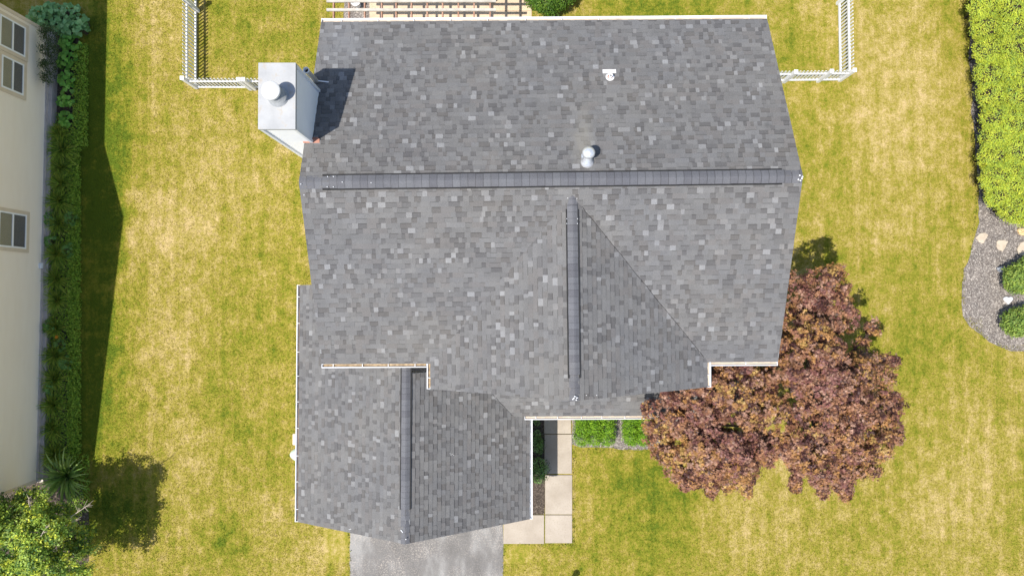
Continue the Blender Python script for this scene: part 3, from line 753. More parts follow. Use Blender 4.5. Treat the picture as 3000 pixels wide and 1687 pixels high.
zb_,sb_=z_of(115,778); bx=MB(); p=wall_pt(sb_,zb_,0.06); bx.box(p,(0.10,0.20,0.13)); o=bx.build('outlet_box',M['white'],nb)
bvv=o.modifiers.new('b','BEVEL'); bvv.width=0.012

# ------------------------------------------------------------------ fences
def fence(P,posts,label,h=1.13,closed_ends=True,group=None):
    root=empty('picket_fence',(P[0].x,P[0].y,0),label,'fence',group)
    for a,b in zip(P,P[1:]):
        L=(b-a).length; d=(b-a)/L; n=int(L/0.128); m=MB()
        ang=math.atan2(d.y,d.x)
        for i in range(n):
            t=(i+0.5)/n*L; c=a+d*t
            m.box((c.x,c.y,0.05+(h-0.05)/2),(0.046,0.022,h-0.05),ang)
            m.add([(c.x+math.cos(ang)*dx-math.sin(ang)*dy,c.y+math.sin(ang)*dx+math.cos(ang)*dy,h) for dx,dy in((-.017,-.011),(.017,-.011),(.017,.011),(-.017,.011))]+[(c.x,c.y,h+0.03)],[(0,1,4),(1,2,4),(2,3,4),(3,0,4)])
        m.build('picket_panel',M['white'],root)
        for z,hh_ in((0.10,0.09),(0.80,0.09)):
            r=MB(); r.beam(Vector((a.x,a.y,z)),Vector((b.x,b.y,z)),0.05,hh_); r.build('rail',M['white'],root)
    for q in posts:
        m=MB(); m.box((q.x,q.y,(h+0.04)/2),(0.11,0.11,h+0.04)); ps_=m.build('post',M['white'],root)
        c=MB(); zt=h+0.04
        c.box((q.x,q.y,zt+0.012),(0.14,0.14,0.025)); s=0.06
        c.add([(q.x-s,q.y-s,zt+.026),(q.x+s,q.y-s,zt+.026),(q.x+s,q.y+s,zt+.026),(q.x-s,q.y+s,zt+.026),(q.x,q.y,zt+.075)],[(0,1,4),(1,2,4),(2,3,4),(3,0,4)])
        c.build('post_cap',M['white'],ps_)
    return root
c0=U(577,258); t0=U(577,-180)
e0=Vector((-5.35,c0.y-0.02,0))
fence([t0,c0,e0],[c0,U(581,34),U(577,-150),U(735,262),U(748,262)],'white picket fence left of the chimney, turning the corner towards it')
c1=U(2459,236); t1=U(2452,-180); e1=Vector((7.0,c1.y-0.05,0))
fence([t1,c1,e1],[c1,U(2453,12),U(2395,239),U(2295,241)],'white picket fence at the upper right, turning back to the house wall')

# ------------------------------------------------------------------ pergola
ZPG=2.9
pg=empty('pergola',U(1200,-40),'weathered wooden pergola over the rear patio with white top slats on brown joists','pergola')
for yy in (-52,-25,4,30):
    m=MB(); a=U(957,yy,ZPG+.07); b=U(1453,yy,ZPG+.07); m.beam(a,b,0.085,0.06); m.build('top_slat',M['pergola_top'],pg)
for xx in (978,1023,1069,1119,1161,1206,1252,1297,1343,1389,1436):
    m=MB(); a=U(xx,62,ZPG-.04); b=U(xx,-110,ZPG-.04); b.x=a.x; m.beam(a,b,0.045,0.15); m.build('joist',M['pergola_joist'],pg)
for xx in (985,1430):
    for yy in (-100,):
        p=U(xx,yy,ZPG); m=MB(); m.box((p.x,p.y,1.4),(0.14,0.14,2.8)); m.build('post',M['pergola_top'],pg)
m=MB(); a=U(957,-96,ZPG-.2); b=U(1453,-96,ZPG-.2); m.beam(a,b,0.09,0.18); m.build('beam',M['pergola_top'],pg)
# white round planter on the gravel
tp=U(1041,3,0.45); tb=MB()
tb.lathe([(0.10,0.0),(0.13,0.20),(0.17,0.40),(0.185,0.45),(0.165,0.45),(0.14,0.38),(0.0,0.37)],(tp.x,tp.y,0.0),28)
pot=tb.build('planter',M['white']); tag(pot,'round white planter pot standing under the pergola at the top edge','planter')

# ------------------------------------------------------------------ leaves
def tmpl_star(k=5,inner=0.32):
    v=[(0,-0.12,0)]; 
    for i in range(k):
        a=math.radians(-115+230*i/(k-1))+math.pi/2; r=1.0 if i==k//2 else (0.9 if 0<i<k-1 else 0.7)
        v.append((r*math.cos(a),r*math.sin(a),-0.10))
        if i<k-1:
            a2=math.radians(-115+230*(i+0.5)/(k-1))+math.pi/2; v.append((inner*math.cos(a2),inner*math.sin(a2),0.03))
    n=len(v); return np.array(v),[tuple([0]+[j,j+1,j+2 if j+2<n else j+1]) if j+2<n else (0,j,j+1) for j in range(1,n-1,2)]
T_STAR=(lambda v:(v[0],[(0,9,1,2),(0,2,3,4),(0,4,5,6),(0,6,7,8)] ))(tmpl_star())
_sv=tmpl_star()[0]
T_STAR=(_sv,[(0,1,2),(0,2,3,4),(0,4,5,6),(0,6,7,8),(0,8,9)] if len(_sv)>9 else [(0,1,2),(0,2,3,4),(0,4,5,6),(0,6,7,8)])
T_OVAL=(np.array([(0,-0.5,0),(0.30,0.0,0.06),(0,0.6,-0.04),(-0.30,0.0,0.06)]),[(0,1,2,3)])
T_BLADE=None
T_HEART=(np.array([(0,-0.35,0.0),(0.42,-0.45,0.05),(0.55,0.05,0.0),(0.28,0.48,-0.06),(0,0.72,-0.14),(-0.28,0.48,-0.06),(-0.55,0.05,0.0),(-0.42,-0.45,0.05)]),[(0,1,2,3,4),(0,4,5,6,7)])
def leaves(name,pos,nrm,size,cols,tmpl,mat,parent=None,spread=0.5,yaw=None):
    """pos,nrm (n,3); size (n,); cols (n,3)"""
    n=len(pos); tv,tf=tmpl
    nr=nrm+RNG.normal(0,spread,(n,3)); nr/=np.linalg.norm(nr,axis=1)[:,None]
    r=RNG.normal(0,1,(n,3)) if yaw is None else yaw
    a=np.cross(nr,r); a/=np.linalg.norm(a,axis=1)[:,None]; b=np.cross(nr,a)
    V=(pos[:,None,:]+size[:,None,None]*(tv[None,:,0:1]*a[:,None,:]+tv[None,:,1:2]*b[:,None,:]+tv[None,:,2:3]*nr[:,None,:])).reshape(-1,3)
    k=len(tv); loops=[];tot=[]
    fl=np.concatenate([np.array(f) for f in tf]); cnt=np.array([len(f) for f in tf])
    L=(fl[None,:]+(np.arange(n)*k)[:,None]).ravel().astype(np.int32); C=np.tile(cnt,n)
    me=bpy.data.meshes.new(name); me.vertices.add(len(V)); me.vertices.foreach_set("co",V.astype(np.float32).ravel())
    me.loops.add(len(L)); me.loops.foreach_set("vertex_index",L)
    me.polygons.add(len(C)); st_=np.concatenate([[0],np.cumsum(C)[:-1]]).astype(np.int32); me.polygons.foreach_set("loop_start",st_); me.polygons.foreach_set("loop_total",C.astype(np.int32))
    me.update(calc_edges=True)
    at=me.color_attributes.new("Col",'FLOAT_COLOR','POINT'); cc_=np.ones((len(V),4),np.float32); cc_[:,:3]=np.repeat(cols,k,axis=0)
    at.data.foreach_set("color",cc_.ravel()); me.validate()
    return link(name,me,mat,parent)
def pal(n,cols,wts,jit=0.15,clump=None):
    cols=np.array(cols); wts=np.array(wts)/np.sum(wts); i=RNG.choice(len(cols),n,p=wts)
    c=cols[i]*(1+RNG.uniform(-jit,jit,(n,1))); return np.clip(c,0,1)
def lobe_points(lobes,n,shell=0.22,up=-0.35):
    """random points near the outer skin of a union of ellipsoids"""
    L=np.array(lobes); area=L[:,3]*L[:,4]+L[:,3]*L[:,5]; area/=area.sum()
    P=[];Nn=[]; got=0
    while got<n:
        k=n*2; i=RNG.choice(len(L),k,p=area); d=RNG.normal(0,1,(k,3)); d/=np.linalg.norm(d,axis=1)[:,None]
        ok=d[:,2]>up; d=d[ok]; i=i[ok]
        r=1-np.abs(RNG.normal(0,shell,len(d))); r=np.clip(r,0.2,1.06)
        p=L[i,:3]+d*L[i,3:6]*r[:,None]
        # drop those deep inside another lobe
        q=np.full(len(p),9.0)
        for l in L:
            e=np.linalg.norm((p-l[:3])/l[3:6],axis=1); q=np.minimum(q,e)
        keep=q>0.55; p=p[keep]; d=d[keep]
        P.append(p);Nn.append(d); got+=len(p)
    return np.concatenate(P)[:n],np.concatenate(Nn)[:n]
def clusters(lobes,nc,per,rad,shell=0.2,up=-0.35):
    c,d=lobe_points(lobes,nc,shell,up)
    pos=np.repeat(c,per,axis=0)+RNG.normal(0,rad,(nc*per,3)); nn=np.repeat(d,per,axis=0)+np.array([0,0,0.5])
    idx=np.repeat(np.arange(nc),per)
    return pos,nn,idx
def limbs(m,base,targets,r0,seed):
    rr=random.Random(seed); top=base+Vector((0,0,1.1)); m.tube([base,base+Vector((0.03,0,0.5)),top],[r0*1.25,r0,r0*0.9],9)
    for t in targets:
        t=Vector(t); mid=top.lerp(t,0.5)+Vector((rr.uniform(-.2,.2),rr.uniform(-.2,.2),0.25))
        m.tube([top-Vector((0,0,.15)),top.lerp(mid,.5)+Vector((0,0,.08)),mid,t],[r0*0.6,r0*0.42,r0*0.28,r0*0.08],6)
        for j in range(5):
            e=t+Vector((rr.uniform(-.3,.3),rr.uniform(-.3,.3),rr.uniform(-.1,.2))); m.tube([mid.lerp(t,0.2+.15*j),e],[r0*0.13,0.006],4)

def Lb(px_,py_,z,r,rz=None): 
    c=U(px_,py_,z); return (c.x,c.y,c.z,r,r,rz or r*0.8)
def bumpy(lobes,n,f0=.22,f1=.36,shrink=.86,up=-.2):
    out=[tuple(l[:3])+tuple(q*shrink for q in l[3:6]) for l in lobes]
    for l in lobes:
        for _ in range(int(n*(l[3]/.8)**1.5)+2):
            d=RNG.normal(0,1,3); d/=np.linalg.norm(d)
            if d[2]<up: d[2]*=-1
            r=l[3]*random.uniform(f0,f1); out.append((l[0]+d[0]*l[3]*.9,l[1]+d[1]*l[4]*.9,l[2]+d[2]*l[5]*.9,r,r,r*.85))
    return out
def Dr(a,b,z,r): c=U(a,b,z); return (c.x,c.y,c.z,r*.75,r*1.5,r*.7)
def Dx(a,b,z,r): c=U(a,b,z); return (c.x,c.y,c.z,r*1.5,r*.75,r*.7)
def purple_tree(label,lobes,base,nc,seed):
    root=empty('plum_tree',base,label,'tree','purple-leaved trees beside the porch')
    m=MB(); limbs(m,base,[l[:3] for l in lobes],0.13,seed); m.build('trunk',M['bark'],root)
    from mathutils import noise as mn_
    bl_=bumpy(lobes,14,.18,.36,.84)
    c1,d1=lobe_points(bl_,int(nc*1.6),0.10,-.1); c2,d2=lobe_points(bl_,int(nc*.35),0.45,0.0)
    small=[l for l in lobes if l[3]!=l[4]]; c3,d3=lobe_points(small,70*len(small),0.3,-.5); c2=np.concatenate([c2,c3]); d2=np.concatenate([d2,d3])
    keep=np.array([mn_.noise(Vector(p)*2.4+Vector((seed*7,0,0)))>-0.08 for p in c1]); c_=np.concatenate([c1[keep],c2]); d_=np.concatenate([d1[keep],d2]); nc=len(c_)
    pos=np.repeat(c_,12,axis=0)+RNG.normal(0,.046,(nc*12,3)); nn=np.repeat(d_,12,axis=0)+np.array([0,0,0.5]); idx=np.repeat(np.arange(nc),12)
    # colour: whole sprays share a tint
    tints=np.array([(0.25,0.115,0.065),(0.31,0.155,0.085),(0.36,0.185,0.065),(0.40,0.25,0.08),(0.20,0.085,0.070),(0.33,0.185,0.13),(0.075,0.030,0.026)])
    cpos=pos[::12]; f=np.sin(cpos[:,0]*1.9+1.3*np.sin(cpos[:,1]*1.7))+np.cos(cpos[:,1]*2.3+cpos[:,0])
    w=RNG.random(nc)*1.7+f*0.28-.08
    ti=np.where(w<0.1,4,np.where(w<0.5,1,np.where(w<0.9,5,np.where(w<1.2,0,np.where(w<1.6,2,3)))))
    ti=np.where(RNG.random(nc)<0.18,6,ti)
    cols=tints[ti][idx]*(1+RNG.uniform(-.28,.28,(len(idx),1)))
    leaves('crown',pos,nn,RNG.uniform(0.05,0.09,len(pos)),cols*1.02,T_STAR,M['purple'],root,0.42)
    return root
rtree=[Lb(2420,835,4.4,.62),Lb(2330,870,4.2,.65),Lb(2440,905,4.2,.75),Lb(2360,945,4.3,.9),Lb(2480,1060,4.0,.75),Lb(2350,1050,4.9,1.1),Lb(2430,1140,5.0,1.2),
       Lb(2540,1110,4.0,.75),Lb(2575,1200,3.7,.7),Lb(2500,1250,4.3,1.05),Lb(2400,1270,4.8,1.1),Lb(2450,1345,3.6,.72),Lb(2355,1325,3.8,.6),Lb(2520,1340,3.4,.6),Lb(2470,1385,3.0,.38),Lb(2325,1360,3.2,.34),Lb(2250,1000,4.4,.8),
       Lb(2600,1080,3.6,.30),Lb(2620,1180,3.4,.33),Lb(2560,1372,3.0,.3),Lb(2395,1390,3.0,.28),Lb(2440,800,4.3,.30),Lb(2350,1378,3.0,.25),Dr(2410,1426,2.9,.25),Dr(2478,1432,2.9,.27),Dr(2330,1415,2.9,.22),Dr(2385,1400,3.0,.2),Dr(2450,1410,3.0,.2),Dx(2615,1270,3.1,.18),Dx(2608,1058,3.5,.2),Dx(2618,1180,3.4,.18),Lb(2610,1060,3.4,.2),Lb(2560,960,3.4,.3),Lb(2625,1275,3.2,.25)]
ltree=[Lb(1960,1215,4.1,.75),Lb(1940,1290,3.6,.55),Lb(2060,1190,4.6,1.0),Lb(2170,1150,4.7,1.0),Lb(2250,1240,4.6,.95),Lb(2130,1280,4.9,1.2),Lb(2020,1330,4.0,.85),Lb(2120,1340,3.9,.85),Lb(2200,1315,4.0,.7),
       Lb(2015,1375,3.2,.38),Lb(2085,1392,3.0,.4),Lb(2170,1388,3.1,.38),Lb(1915,1255,3.4,.35),Lb(1975,1385,3.0,.33),Lb(2150,1180,5.0,.8),Dr(2005,1408,2.9,.22),Dr(2085,1424,2.9,.27),Dr(2188,1424,2.9,.25),Dr(2130,1415,3.0,.2),Dr(2050,1400,3.0,.2),Lb(1905,1240,3.2,.25),Lb(2200,1080,4.3,.55),Lb(2110,1110,3.8,.35),Lb(2262,1310,3.9,.42),Lb(2245,1345,3.6,.28)]
purple_tree('broad purple-leaved tree at the right, reaching past the house corner with a narrow upper lobe',rtree,U(2320,1130),3900,1)
purple_tree('purple-leaved tree in front of the porch roof, overlapping the porch gutter',ltree,U(2030,1220),3100,2)

GREEN=[(0.10,0.19,0.022),(0.075,0.155,0.02),(0.15,0.25,0.03),(0.05,0.11,0.02)]
# yellow-green hedge at the right edge
def mound(name,label,cat,lobes,nc,per,rad,size,cols,wts,mat=None,tm=T_OVAL,group=None,core=0.80,base=None,up=-0.6,spread=0.6,shell=0.08):
    c=base or Vector((lobes[0][0],lobes[0][1],0)); root=empty(name,(c.x,c.y,0),label,cat,group)
    m=MB()
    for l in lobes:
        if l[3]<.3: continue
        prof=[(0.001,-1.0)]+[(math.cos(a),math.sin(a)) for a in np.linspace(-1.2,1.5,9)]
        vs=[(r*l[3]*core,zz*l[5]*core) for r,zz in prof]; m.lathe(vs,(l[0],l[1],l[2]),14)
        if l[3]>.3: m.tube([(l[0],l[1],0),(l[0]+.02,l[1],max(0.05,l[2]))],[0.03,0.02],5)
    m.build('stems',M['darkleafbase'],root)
    pos,nn,idx=clusters(lobes,nc,per,rad,shell,up)
    pos[:,2]=np.maximum(pos[:,2],0.03)
    cc_=pal(nc,cols,wts,0.12)[idx]*(1+RNG.uniform(-.2,.2,(len(idx),1)))
    leaves('foliage',pos,nn,RNG.uniform(size*0.75,size*1.25,len(pos)),cc_,tm,mat or M['leaf'],root,spread)
    return root
hl=[]
edge=[(2885,-60),(2880,20),(2885,80),(2893,150),(2898,220),(2905,280),(2915,345),(2912,400),(2908,460),(2915,520),(2930,570),(2965,610),(3010,620)]
for i,(x,y) in enumerate(edge):
    hl.append(Lb(x,y,1.0+0.08*math.sin(i*2.3),.55,.45))
for x in (2975,3060,3150):
    for y in range(-80,590,75):
        hl.append(Lb(x+random.uniform(-15,15),y+random.uniform(-15,15),1.1+random.uniform(-.08,.12),.72,.5))
mound('hedge','wide sprawling yellow-green hedge filling the upper right edge of the photo','hedge',bumpy(hl,14,.12,.20,.96,0),24000,8,0.05,0.04,
      [(0.56,0.62,0.06),(0.46,0.56,0.06),(0.38,0.50,0.08),(0.62,0.64,0.07),(0.28,0.42,0.08)],[4,4,3,2,1],base=U(2990,300),up=-0.1,core=0.80,spread=.4)
mound('shrub','round green leafy shrub in the mulch, beside the grey rock','shrub',[Lb(2985,815,.55,.50,.42),Lb(3020,795,.6,.5,.45)],700,10,0.06,0.075,
      [(0.26,0.36,0.06),(0.18,0.28,0.06),(0.34,0.42,0.09),(0.12,0.2,0.04)],[3,4,2,1],group='shrubs in the mulch bed at the right',up=-0.2)
mound('shrub','round green leafy shrub in the mulch, lowest of the right bed, below the white ornament','shrub',[Lb(2975,945,.5,.45,.38),Lb(3020,940,.55,.5,.42)],650,10,0.06,0.075,
      [(0.26,0.36,0.06),(0.18,0.28,0.06),(0.34,0.42,0.09),(0.12,0.2,0.04)],[3,4,2,1],group='shrubs in the mulch bed at the right',up=-0.2)
# bare brown undergrowth that shows below the hedge's leafy edge
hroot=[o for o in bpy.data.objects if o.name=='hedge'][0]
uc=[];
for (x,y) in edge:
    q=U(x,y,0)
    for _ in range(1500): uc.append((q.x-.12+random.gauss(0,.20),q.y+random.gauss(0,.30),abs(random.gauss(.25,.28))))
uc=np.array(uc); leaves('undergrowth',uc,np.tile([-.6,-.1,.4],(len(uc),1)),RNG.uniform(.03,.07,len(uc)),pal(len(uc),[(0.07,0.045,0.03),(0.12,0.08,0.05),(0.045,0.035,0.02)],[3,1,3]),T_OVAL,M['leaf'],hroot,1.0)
# round bush by the patio
mound('bush','dense dark green bush beside the patio at the top edge','bush',[Lb(1605,-5,.8,.55,.5),Lb(1575,-15,.75,.5,.5),Lb(1640,-15,.8,.5,.5),Lb(1610,15,.6,.38,.4),Lb(1590,-50,.9,.5,.5),Lb(1640,-60,.8,.55,.5)],1500,9,0.055,0.06,
      [(0.10,0.20,0.02),(0.06,0.13,0.015),(0.17,0.28,0.03)],[3,3,1],up=-0.3)
# clipped boxwoods in front of the porch
def box_hedge(label,x0,y0,x1,y1,h,grp):
    a=U(x0,y1,h); b=U(x1,y0,h); lob=[]
    nx=max(2,int((b.x-a.x)/.35)); ny=max(2,int((b.y-a.y)/.3))
    for i in range(nx):
        for j in range(ny):
            lob.append((a.x+(i+.5)*(b.x-a.x)/nx+random.uniform(-.03,.03),a.y+(j+.5)*(b.y-a.y)/ny,h-.28+random.uniform(-.02,.03),.27,.27,.27))
    return mound('boxwood',label,'shrub',lob,1300,10,0.045,0.045,[(0.20,0.38,0.02),(0.13,0.28,0.015),(0.27,0.45,0.03),(0.07,0.15,0.01)],[3,3,2,1],group=grp,up=-0.5,core=0.85,shell=.06)
box_hedge('wide clipped bright green boxwood next to the front walkway',1688,1212,1800,1300,.75,'clipped boxwoods below the porch')
box_hedge('clipped green boxwood partly under the purple tree, right of the wide one',1830,1212,1912,1298,.75,'clipped boxwoods below the porch')
mound('bush','small green bush in the shaded corner between the two right-hand gutters','bush',[Lb(2125,1085,1.0,.45,.4),Lb(2190,1085,.9,.4,.4)],380,9,0.06,0.06,
      [(0.16,0.24,0.03),(0.22,0.28,0.04),(0.08,0.14,0.02)],[2,1,2])
# bushes of ball-shaped florets between garage and walk
def ballplant(label,pts):
    c=U(*pts[0]); root=empty('hydrangea',(c.x,c.y,0),label,'plant','hydrangeas between the garage and the front walk')
    st_=MB(); P=[];Nn=[]; C=[]
    for x,y in pts:
        z=random.uniform(.35,.6); q=U(x,y,z); st_.tube([(q.x*.3+c.x*.7,q.y,0),(q.x,q.y,z)],[.012,.008],4)
        r=random.uniform(.085,.12); n=70; d=RNG.normal(0,1,(n,3)); d/=np.linalg.norm(d,axis=1)[:,None]
        P.append(np.array([q.x,q.y,z])+d*r); Nn.append(d); base=np.array([(0.20,0.38,0.10),(0.28,0.46,0.16),(0.15,0.30,0.06)][random.randrange(3)]); C.append(base*(1+RNG.uniform(-.2,.2,(n,1))))
        n=26; d=RNG.normal(0,1,(n,3)); d/=np.linalg.norm(d,axis=1)[:,None]; d[:,2]=np.abs(d[:,2])*.3
        P.append(np.array([q.x,q.y,z-.15])+d*.18); Nn.append(d*.4+[0,0,1]); C.append(np.array([0.045,0.10,0.02])*(1+RNG.uniform(-.3,.3,(n,1))))
    st_.build('stem',M['bark'],root)
    leaves('foliage',np.concatenate(P),np.concatenate(Nn),RNG.uniform(.03,.055,sum(map(len,P))),np.concatenate(C),T_OVAL,M['leaf'],root,.4)
ballplant('dark green ball-flowered plant nearest the porch gutter, in garage shade',[(1566,1232),(1574,1238),(1562,1226)])
ballplant('dark green ball-flowered plant, middle of three along the garage gutter',[(1565,1275),(1577,1280),(1583,1292),(1568,1300),(1580,1305),(1570,1318),(1582,1320),(1565,1290),(1575,1268),(1586,1306)])
ballplant('green ball-flowered plant spilling onto the walk, lowest of three along the garage gutter',[(1565,1350),(1577,1345),(1588,1352),(1596,1362),(1570,1365),(1583,1370),(1601,1372),(1592,1382),(1575,1384),(1566,1378),(1584,1396),(1570,1405),(1580,1410),(1594,1398),(1565,1396)])

# shrub with bare twigs bottom-left
sl_=[Lb(95,1475,1.9,.5),Lb(40,1495,2.0,.55),Lb(140,1475,2.1,.45),Lb(180,1500,2.2,.45),Lb(215,1560,2.4,.45),Lb(0,1520,2.2,.5),Lb(60,1520,2.6,.65),Lb(130,1510,2.8,.55),Lb(190,1545,2.7,.5),Lb(235,1590,2.3,.5),Lb(120,1590,3.3,.95),Lb(30,1600,3.2,.9),Lb(200,1640,2.8,.7),Lb(90,1700,3.0,.9),Lb(255,1560,2.0,.35),Lb(265,1605,1.9,.28),Lb(230,1690,2.3,.5),Lb(-30,1540,2.8,.8),Lb(0,1700,3.0,.9)]
tr_=empty('shrub_tree',U(180,1560),'yellow-green leafy small tree with bare twigs at the bottom left corner','tree')
m=MB(); limbs(m,U(180,1560),[l[:3] for l in sl_],0.06,5); m.build('trunk',M['bark'],tr_)
pos,nn,idx=clusters(bumpy(sl_,10,.22,.42,.78),2000,20,0.07,0.14,-.1)
cc_=pal(2000,[(0.34,0.45,0.06),(0.20,0.32,0.05),(0.60,0.64,0.07),(0.10,0.19,0.04),(0.34,0.45,0.10)],[3,3,2,2,2],.15)[idx]*(1+RNG.uniform(-.22,.22,(len(idx),1)))
leaves('crown',pos,nn,RNG.uniform(.06,.105,len(pos)),cc_,T_OVAL,M['leaf'],tr_,.6)
def bare(a,b,seed):
    tw=MB(); r=random.Random(seed); a=Vector(a); b=Vector(b); d=b-a
    tw.tube([a,a.lerp(b,.5)+Vector((0,0,.05)),b],[.016,.011,.004],5)
    for i in range(9):
        t=.25+.08*i; s=a.lerp(b,t); e=s+d*r.uniform(.15,.35)+Vector((r.uniform(-1,1),r.uniform(-1,1),r.uniform(-.3,.3)))*d.length*.28; tw.tube([s,e],[.007,.003],4)
    tw.build('bare_twig',M['twig'],tr_)
bare(U(205,1515,3.1),U(265,1475,3.2),1); bare(U(180,1545,3.3),U(225,1520,3.3),3); bare(U(200,1655,2.6),U(255,1645,2.6),4)
bare(U(90,1490,3.2),U(85,1455,3.3),5); bare(U(120,1570,3.9),U(140,1540,4.0),6); bare(U(210,1680,2.4),U(230,1685,2.4),7); bare(U(60,1545,3.6),U(100,1560,3.8),8)

# strap-leaved clumps
def blade_mesh(nb_,length,width,arch,seed,col,spread=1.0,bias=(0,0)):
    r=random.Random(seed); m=MB()
    for i in range(nb_):
        a=r.uniform(0,2*math.pi); L=length*r.uniform(.6,1.1); k=r.uniform(.3,1.0)*spread; w_=width*r.uniform(.7,1.2)
        d=Vector((math.cos(a)+bias[0],math.sin(a)+bias[1],0)); s=Vector((-d.y,d.x,0)).normalized(); b0=Vector((r.uniform(-.08,.08),r.uniform(-.08,.08),0))
        pts=[]
        for j in range(6):
            t=j/5; pts.append(b0+d*(L*k*t)+Vector((0,0,L*(1.0*t-arch*t*t*k)*1.0)))
        c=r.choice(col); q=r.uniform(.8,1.2); m.cur=(c[0]*q,c[1]*q,c[2]*q,1)
        vs=[]; ww=(.6,1,.95,.75,.45,.05)
        for p,x in zip(pts,ww):
            p.z=max(p.z,.02); vs+= [p-s*w_*x/2+Vector((0,0,.004)),p+s*w_*x/2]
        m.add(vs,[(2*j,2*j+1,2*j+3,2*j+2) for j in range(5)])
    return m
DL=[(0.36,0.48,0.06),(0.24,0.38,0.05),(0.48,0.55,0.09),(0.12,0.22,0.03)]
dpr=[]
for v in range(3):
    me=blade_mesh(300,.80,.026,.80,40+v,DL,bias=(.12,0)).mesh('daylily_leaves'); me.materials.append(M['leaf']); 
    bm_=blade_mesh(16,.55,.012,.3,60+v,[(0.40,0.42,0.05),(0.22,0.28,0.04)],.5); me2=bm_.mesh('daylily_stalks'); me2.materials.append(M['leaf']); dpr.append((me,me2))
def rowlabel(i,n):
    return ['topmost','second','third','fourth','fifth','sixth','seventh','eighth','ninth','tenth','eleventh','twelfth','thirteenth','fourteenth'][i]+' from the top'
DPX=[(178,398),(188,440),(180,492),(183,540),(178,592),(176,655),(172,745),(170,820),(172,880),(168,960),(166,1040),(164,1110),(160,1185),(160,1255),(165,1330)]
for i,(x,y) in enumerate(DPX):
    o=empty('daylily',U(x,y), 'grassy daylily clump by the beige house, '+(rowlabel(i,15) if i<14 else 'lowest of the row')+' in the row','plant','daylilies along the beige house')
    for k_,me in zip(('foliage','flower_stalks'),dpr[i%3]):
        c=bpy.data.objects.new(k_,me); COL.objects.link(c); c.parent=o
    o.rotation_euler=(0,0,random.uniform(-.8,.8)); s=random.uniform(.88,1.12); o.scale=(s,s,s)
# second, smaller inner row at the lawn side of the bed fills with low green cover
def cover(x0,x1,y0,y1,n,cols,sz,z=0.1,tm=T_OVAL,name='ground_cover'):
    X=RNG.uniform(x0,x1,n); Y=RNG.uniform(y0,y1,n)
    dd=np.array([tuple(U(a+ (y-y0)*0,y,z)) for a,y in zip(X,Y)]); dd[:,2]=np.abs(RNG.normal(0,z,n))+.03
    return dd
g=[cover(216,256,130,430,2600,None,.05,.12),cover(200,236,430,1330,6500,None,.05,.10),cover(140,225,380,1360,9000,None,.05,.12),cover(150,240,330,420,500,None,.05,.1),cover(200,262,1330,1500,900,None,.05,.1)]
gp=np.concatenate(g); gc=pal(len(gp),[(0.28,0.46,0.045),(0.36,0.54,0.06),(0.16,0.29,0.03),(0.42,0.55,0.07)],[3,2,2,1])
o=leaves('ground_cover',gp,np.tile([0,0,1.0],(len(gp),1)),RNG.uniform(.045,.085,len(gp)),gc,T_OVAL,M['leaf'],None,.5)
tag(o,'low green ground cover filling the bed by the beige house','ground cover',kind='stuff')
# big-leaved clumps
def bigleaf(label,pts,sz,cols,name='hosta',grp='broad-leaved clumps in the bed by the beige house',tm=T_HEART,cat='plant',n=1,h=.4,mat='waxy',shade=None):
    c=U(*pts[0]); root=empty(name,(c.x,c.y,0),label,cat,grp); m=MB(); P=[];Nn=[];S=[]
    for (x,y,r) in pts:
        k=int(n*(r/.3)**2*26); q=U(x,y,h)
        for _ in range(k):
            a=random.uniform(0,2*math.pi); rr_=r*math.sqrt(random.random()); z=h*(1.05-.5*(rr_/r)**2)+random.uniform(-.08,.05)
            p=(q.x+rr_*math.cos(a),q.y+rr_*math.sin(a),z); P.append(p); Nn.append((math.cos(a)*rr_*.8,math.sin(a)*rr_*.8,1)); S.append(sz*random.uniform(.65,1.15))
            m.tube([(q.x+.2*rr_*math.cos(a),q.y+.2*rr_*math.sin(a),0),p],[.006,.004],4)
    m.build('stem',M['bark'],root)
    leaves('foliage',np.array(P),np.array(Nn),np.array(S),pal(len(P),cols,[1]*len(cols),.15),tm,M[mat],root,.22)
BG=[(0.22,0.44,0.15),(0.30,0.52,0.20),(0.15,0.32,0.09)]; MG=[(0.20,0.46,0.06),(0.26,0.52,0.08),(0.13,0.33,0.04)]
bigleaf('large blue-green broad-leaved patch at the top of the bed, past the house corner',[(100,35,.3),(125,50,.35),(150,30,.35),(165,65,.35),(195,35,.4),(215,65,.35),(235,60,.25),(135,25,.3),(230,85,.2),(190,75,.35),(85,45,.2)],.15,BG,h=.55,n=1.3)
for i,(x,y,r,l) in enumerate([(195,115,.38,'uppermost of the mid green column'),(188,172,.35,'second down the mid green column'),(190,228,.32,'third down the mid green column'),(186,282,.30,'fourth down the mid green column'),(185,345,.27,'lowest and smallest of the mid green column')]):
    bigleaf('mid green broad-leaved clump in dark mulch, '+l,[(x,y,r),(x-8,y+12,r*.7)],.14,MG,h=.4,n=1.2)
# fine dark shrub against the house
mound('shrub','dark fine-leaved upright shrub against the rear corner of the beige house','shrub',[Lb(150,105,.9,.28,.5),Lb(150,150,.85,.25,.5),Lb(148,195,.8,.22,.5),Lb(147,230,.7,.2,.45)],420,9,.06,.045,[(0.07,0.11,0.03),(0.10,0.14,0.05),(0.05,0.08,0.02)],[1,1,1],up=-.2,core=.5,shell=.2)
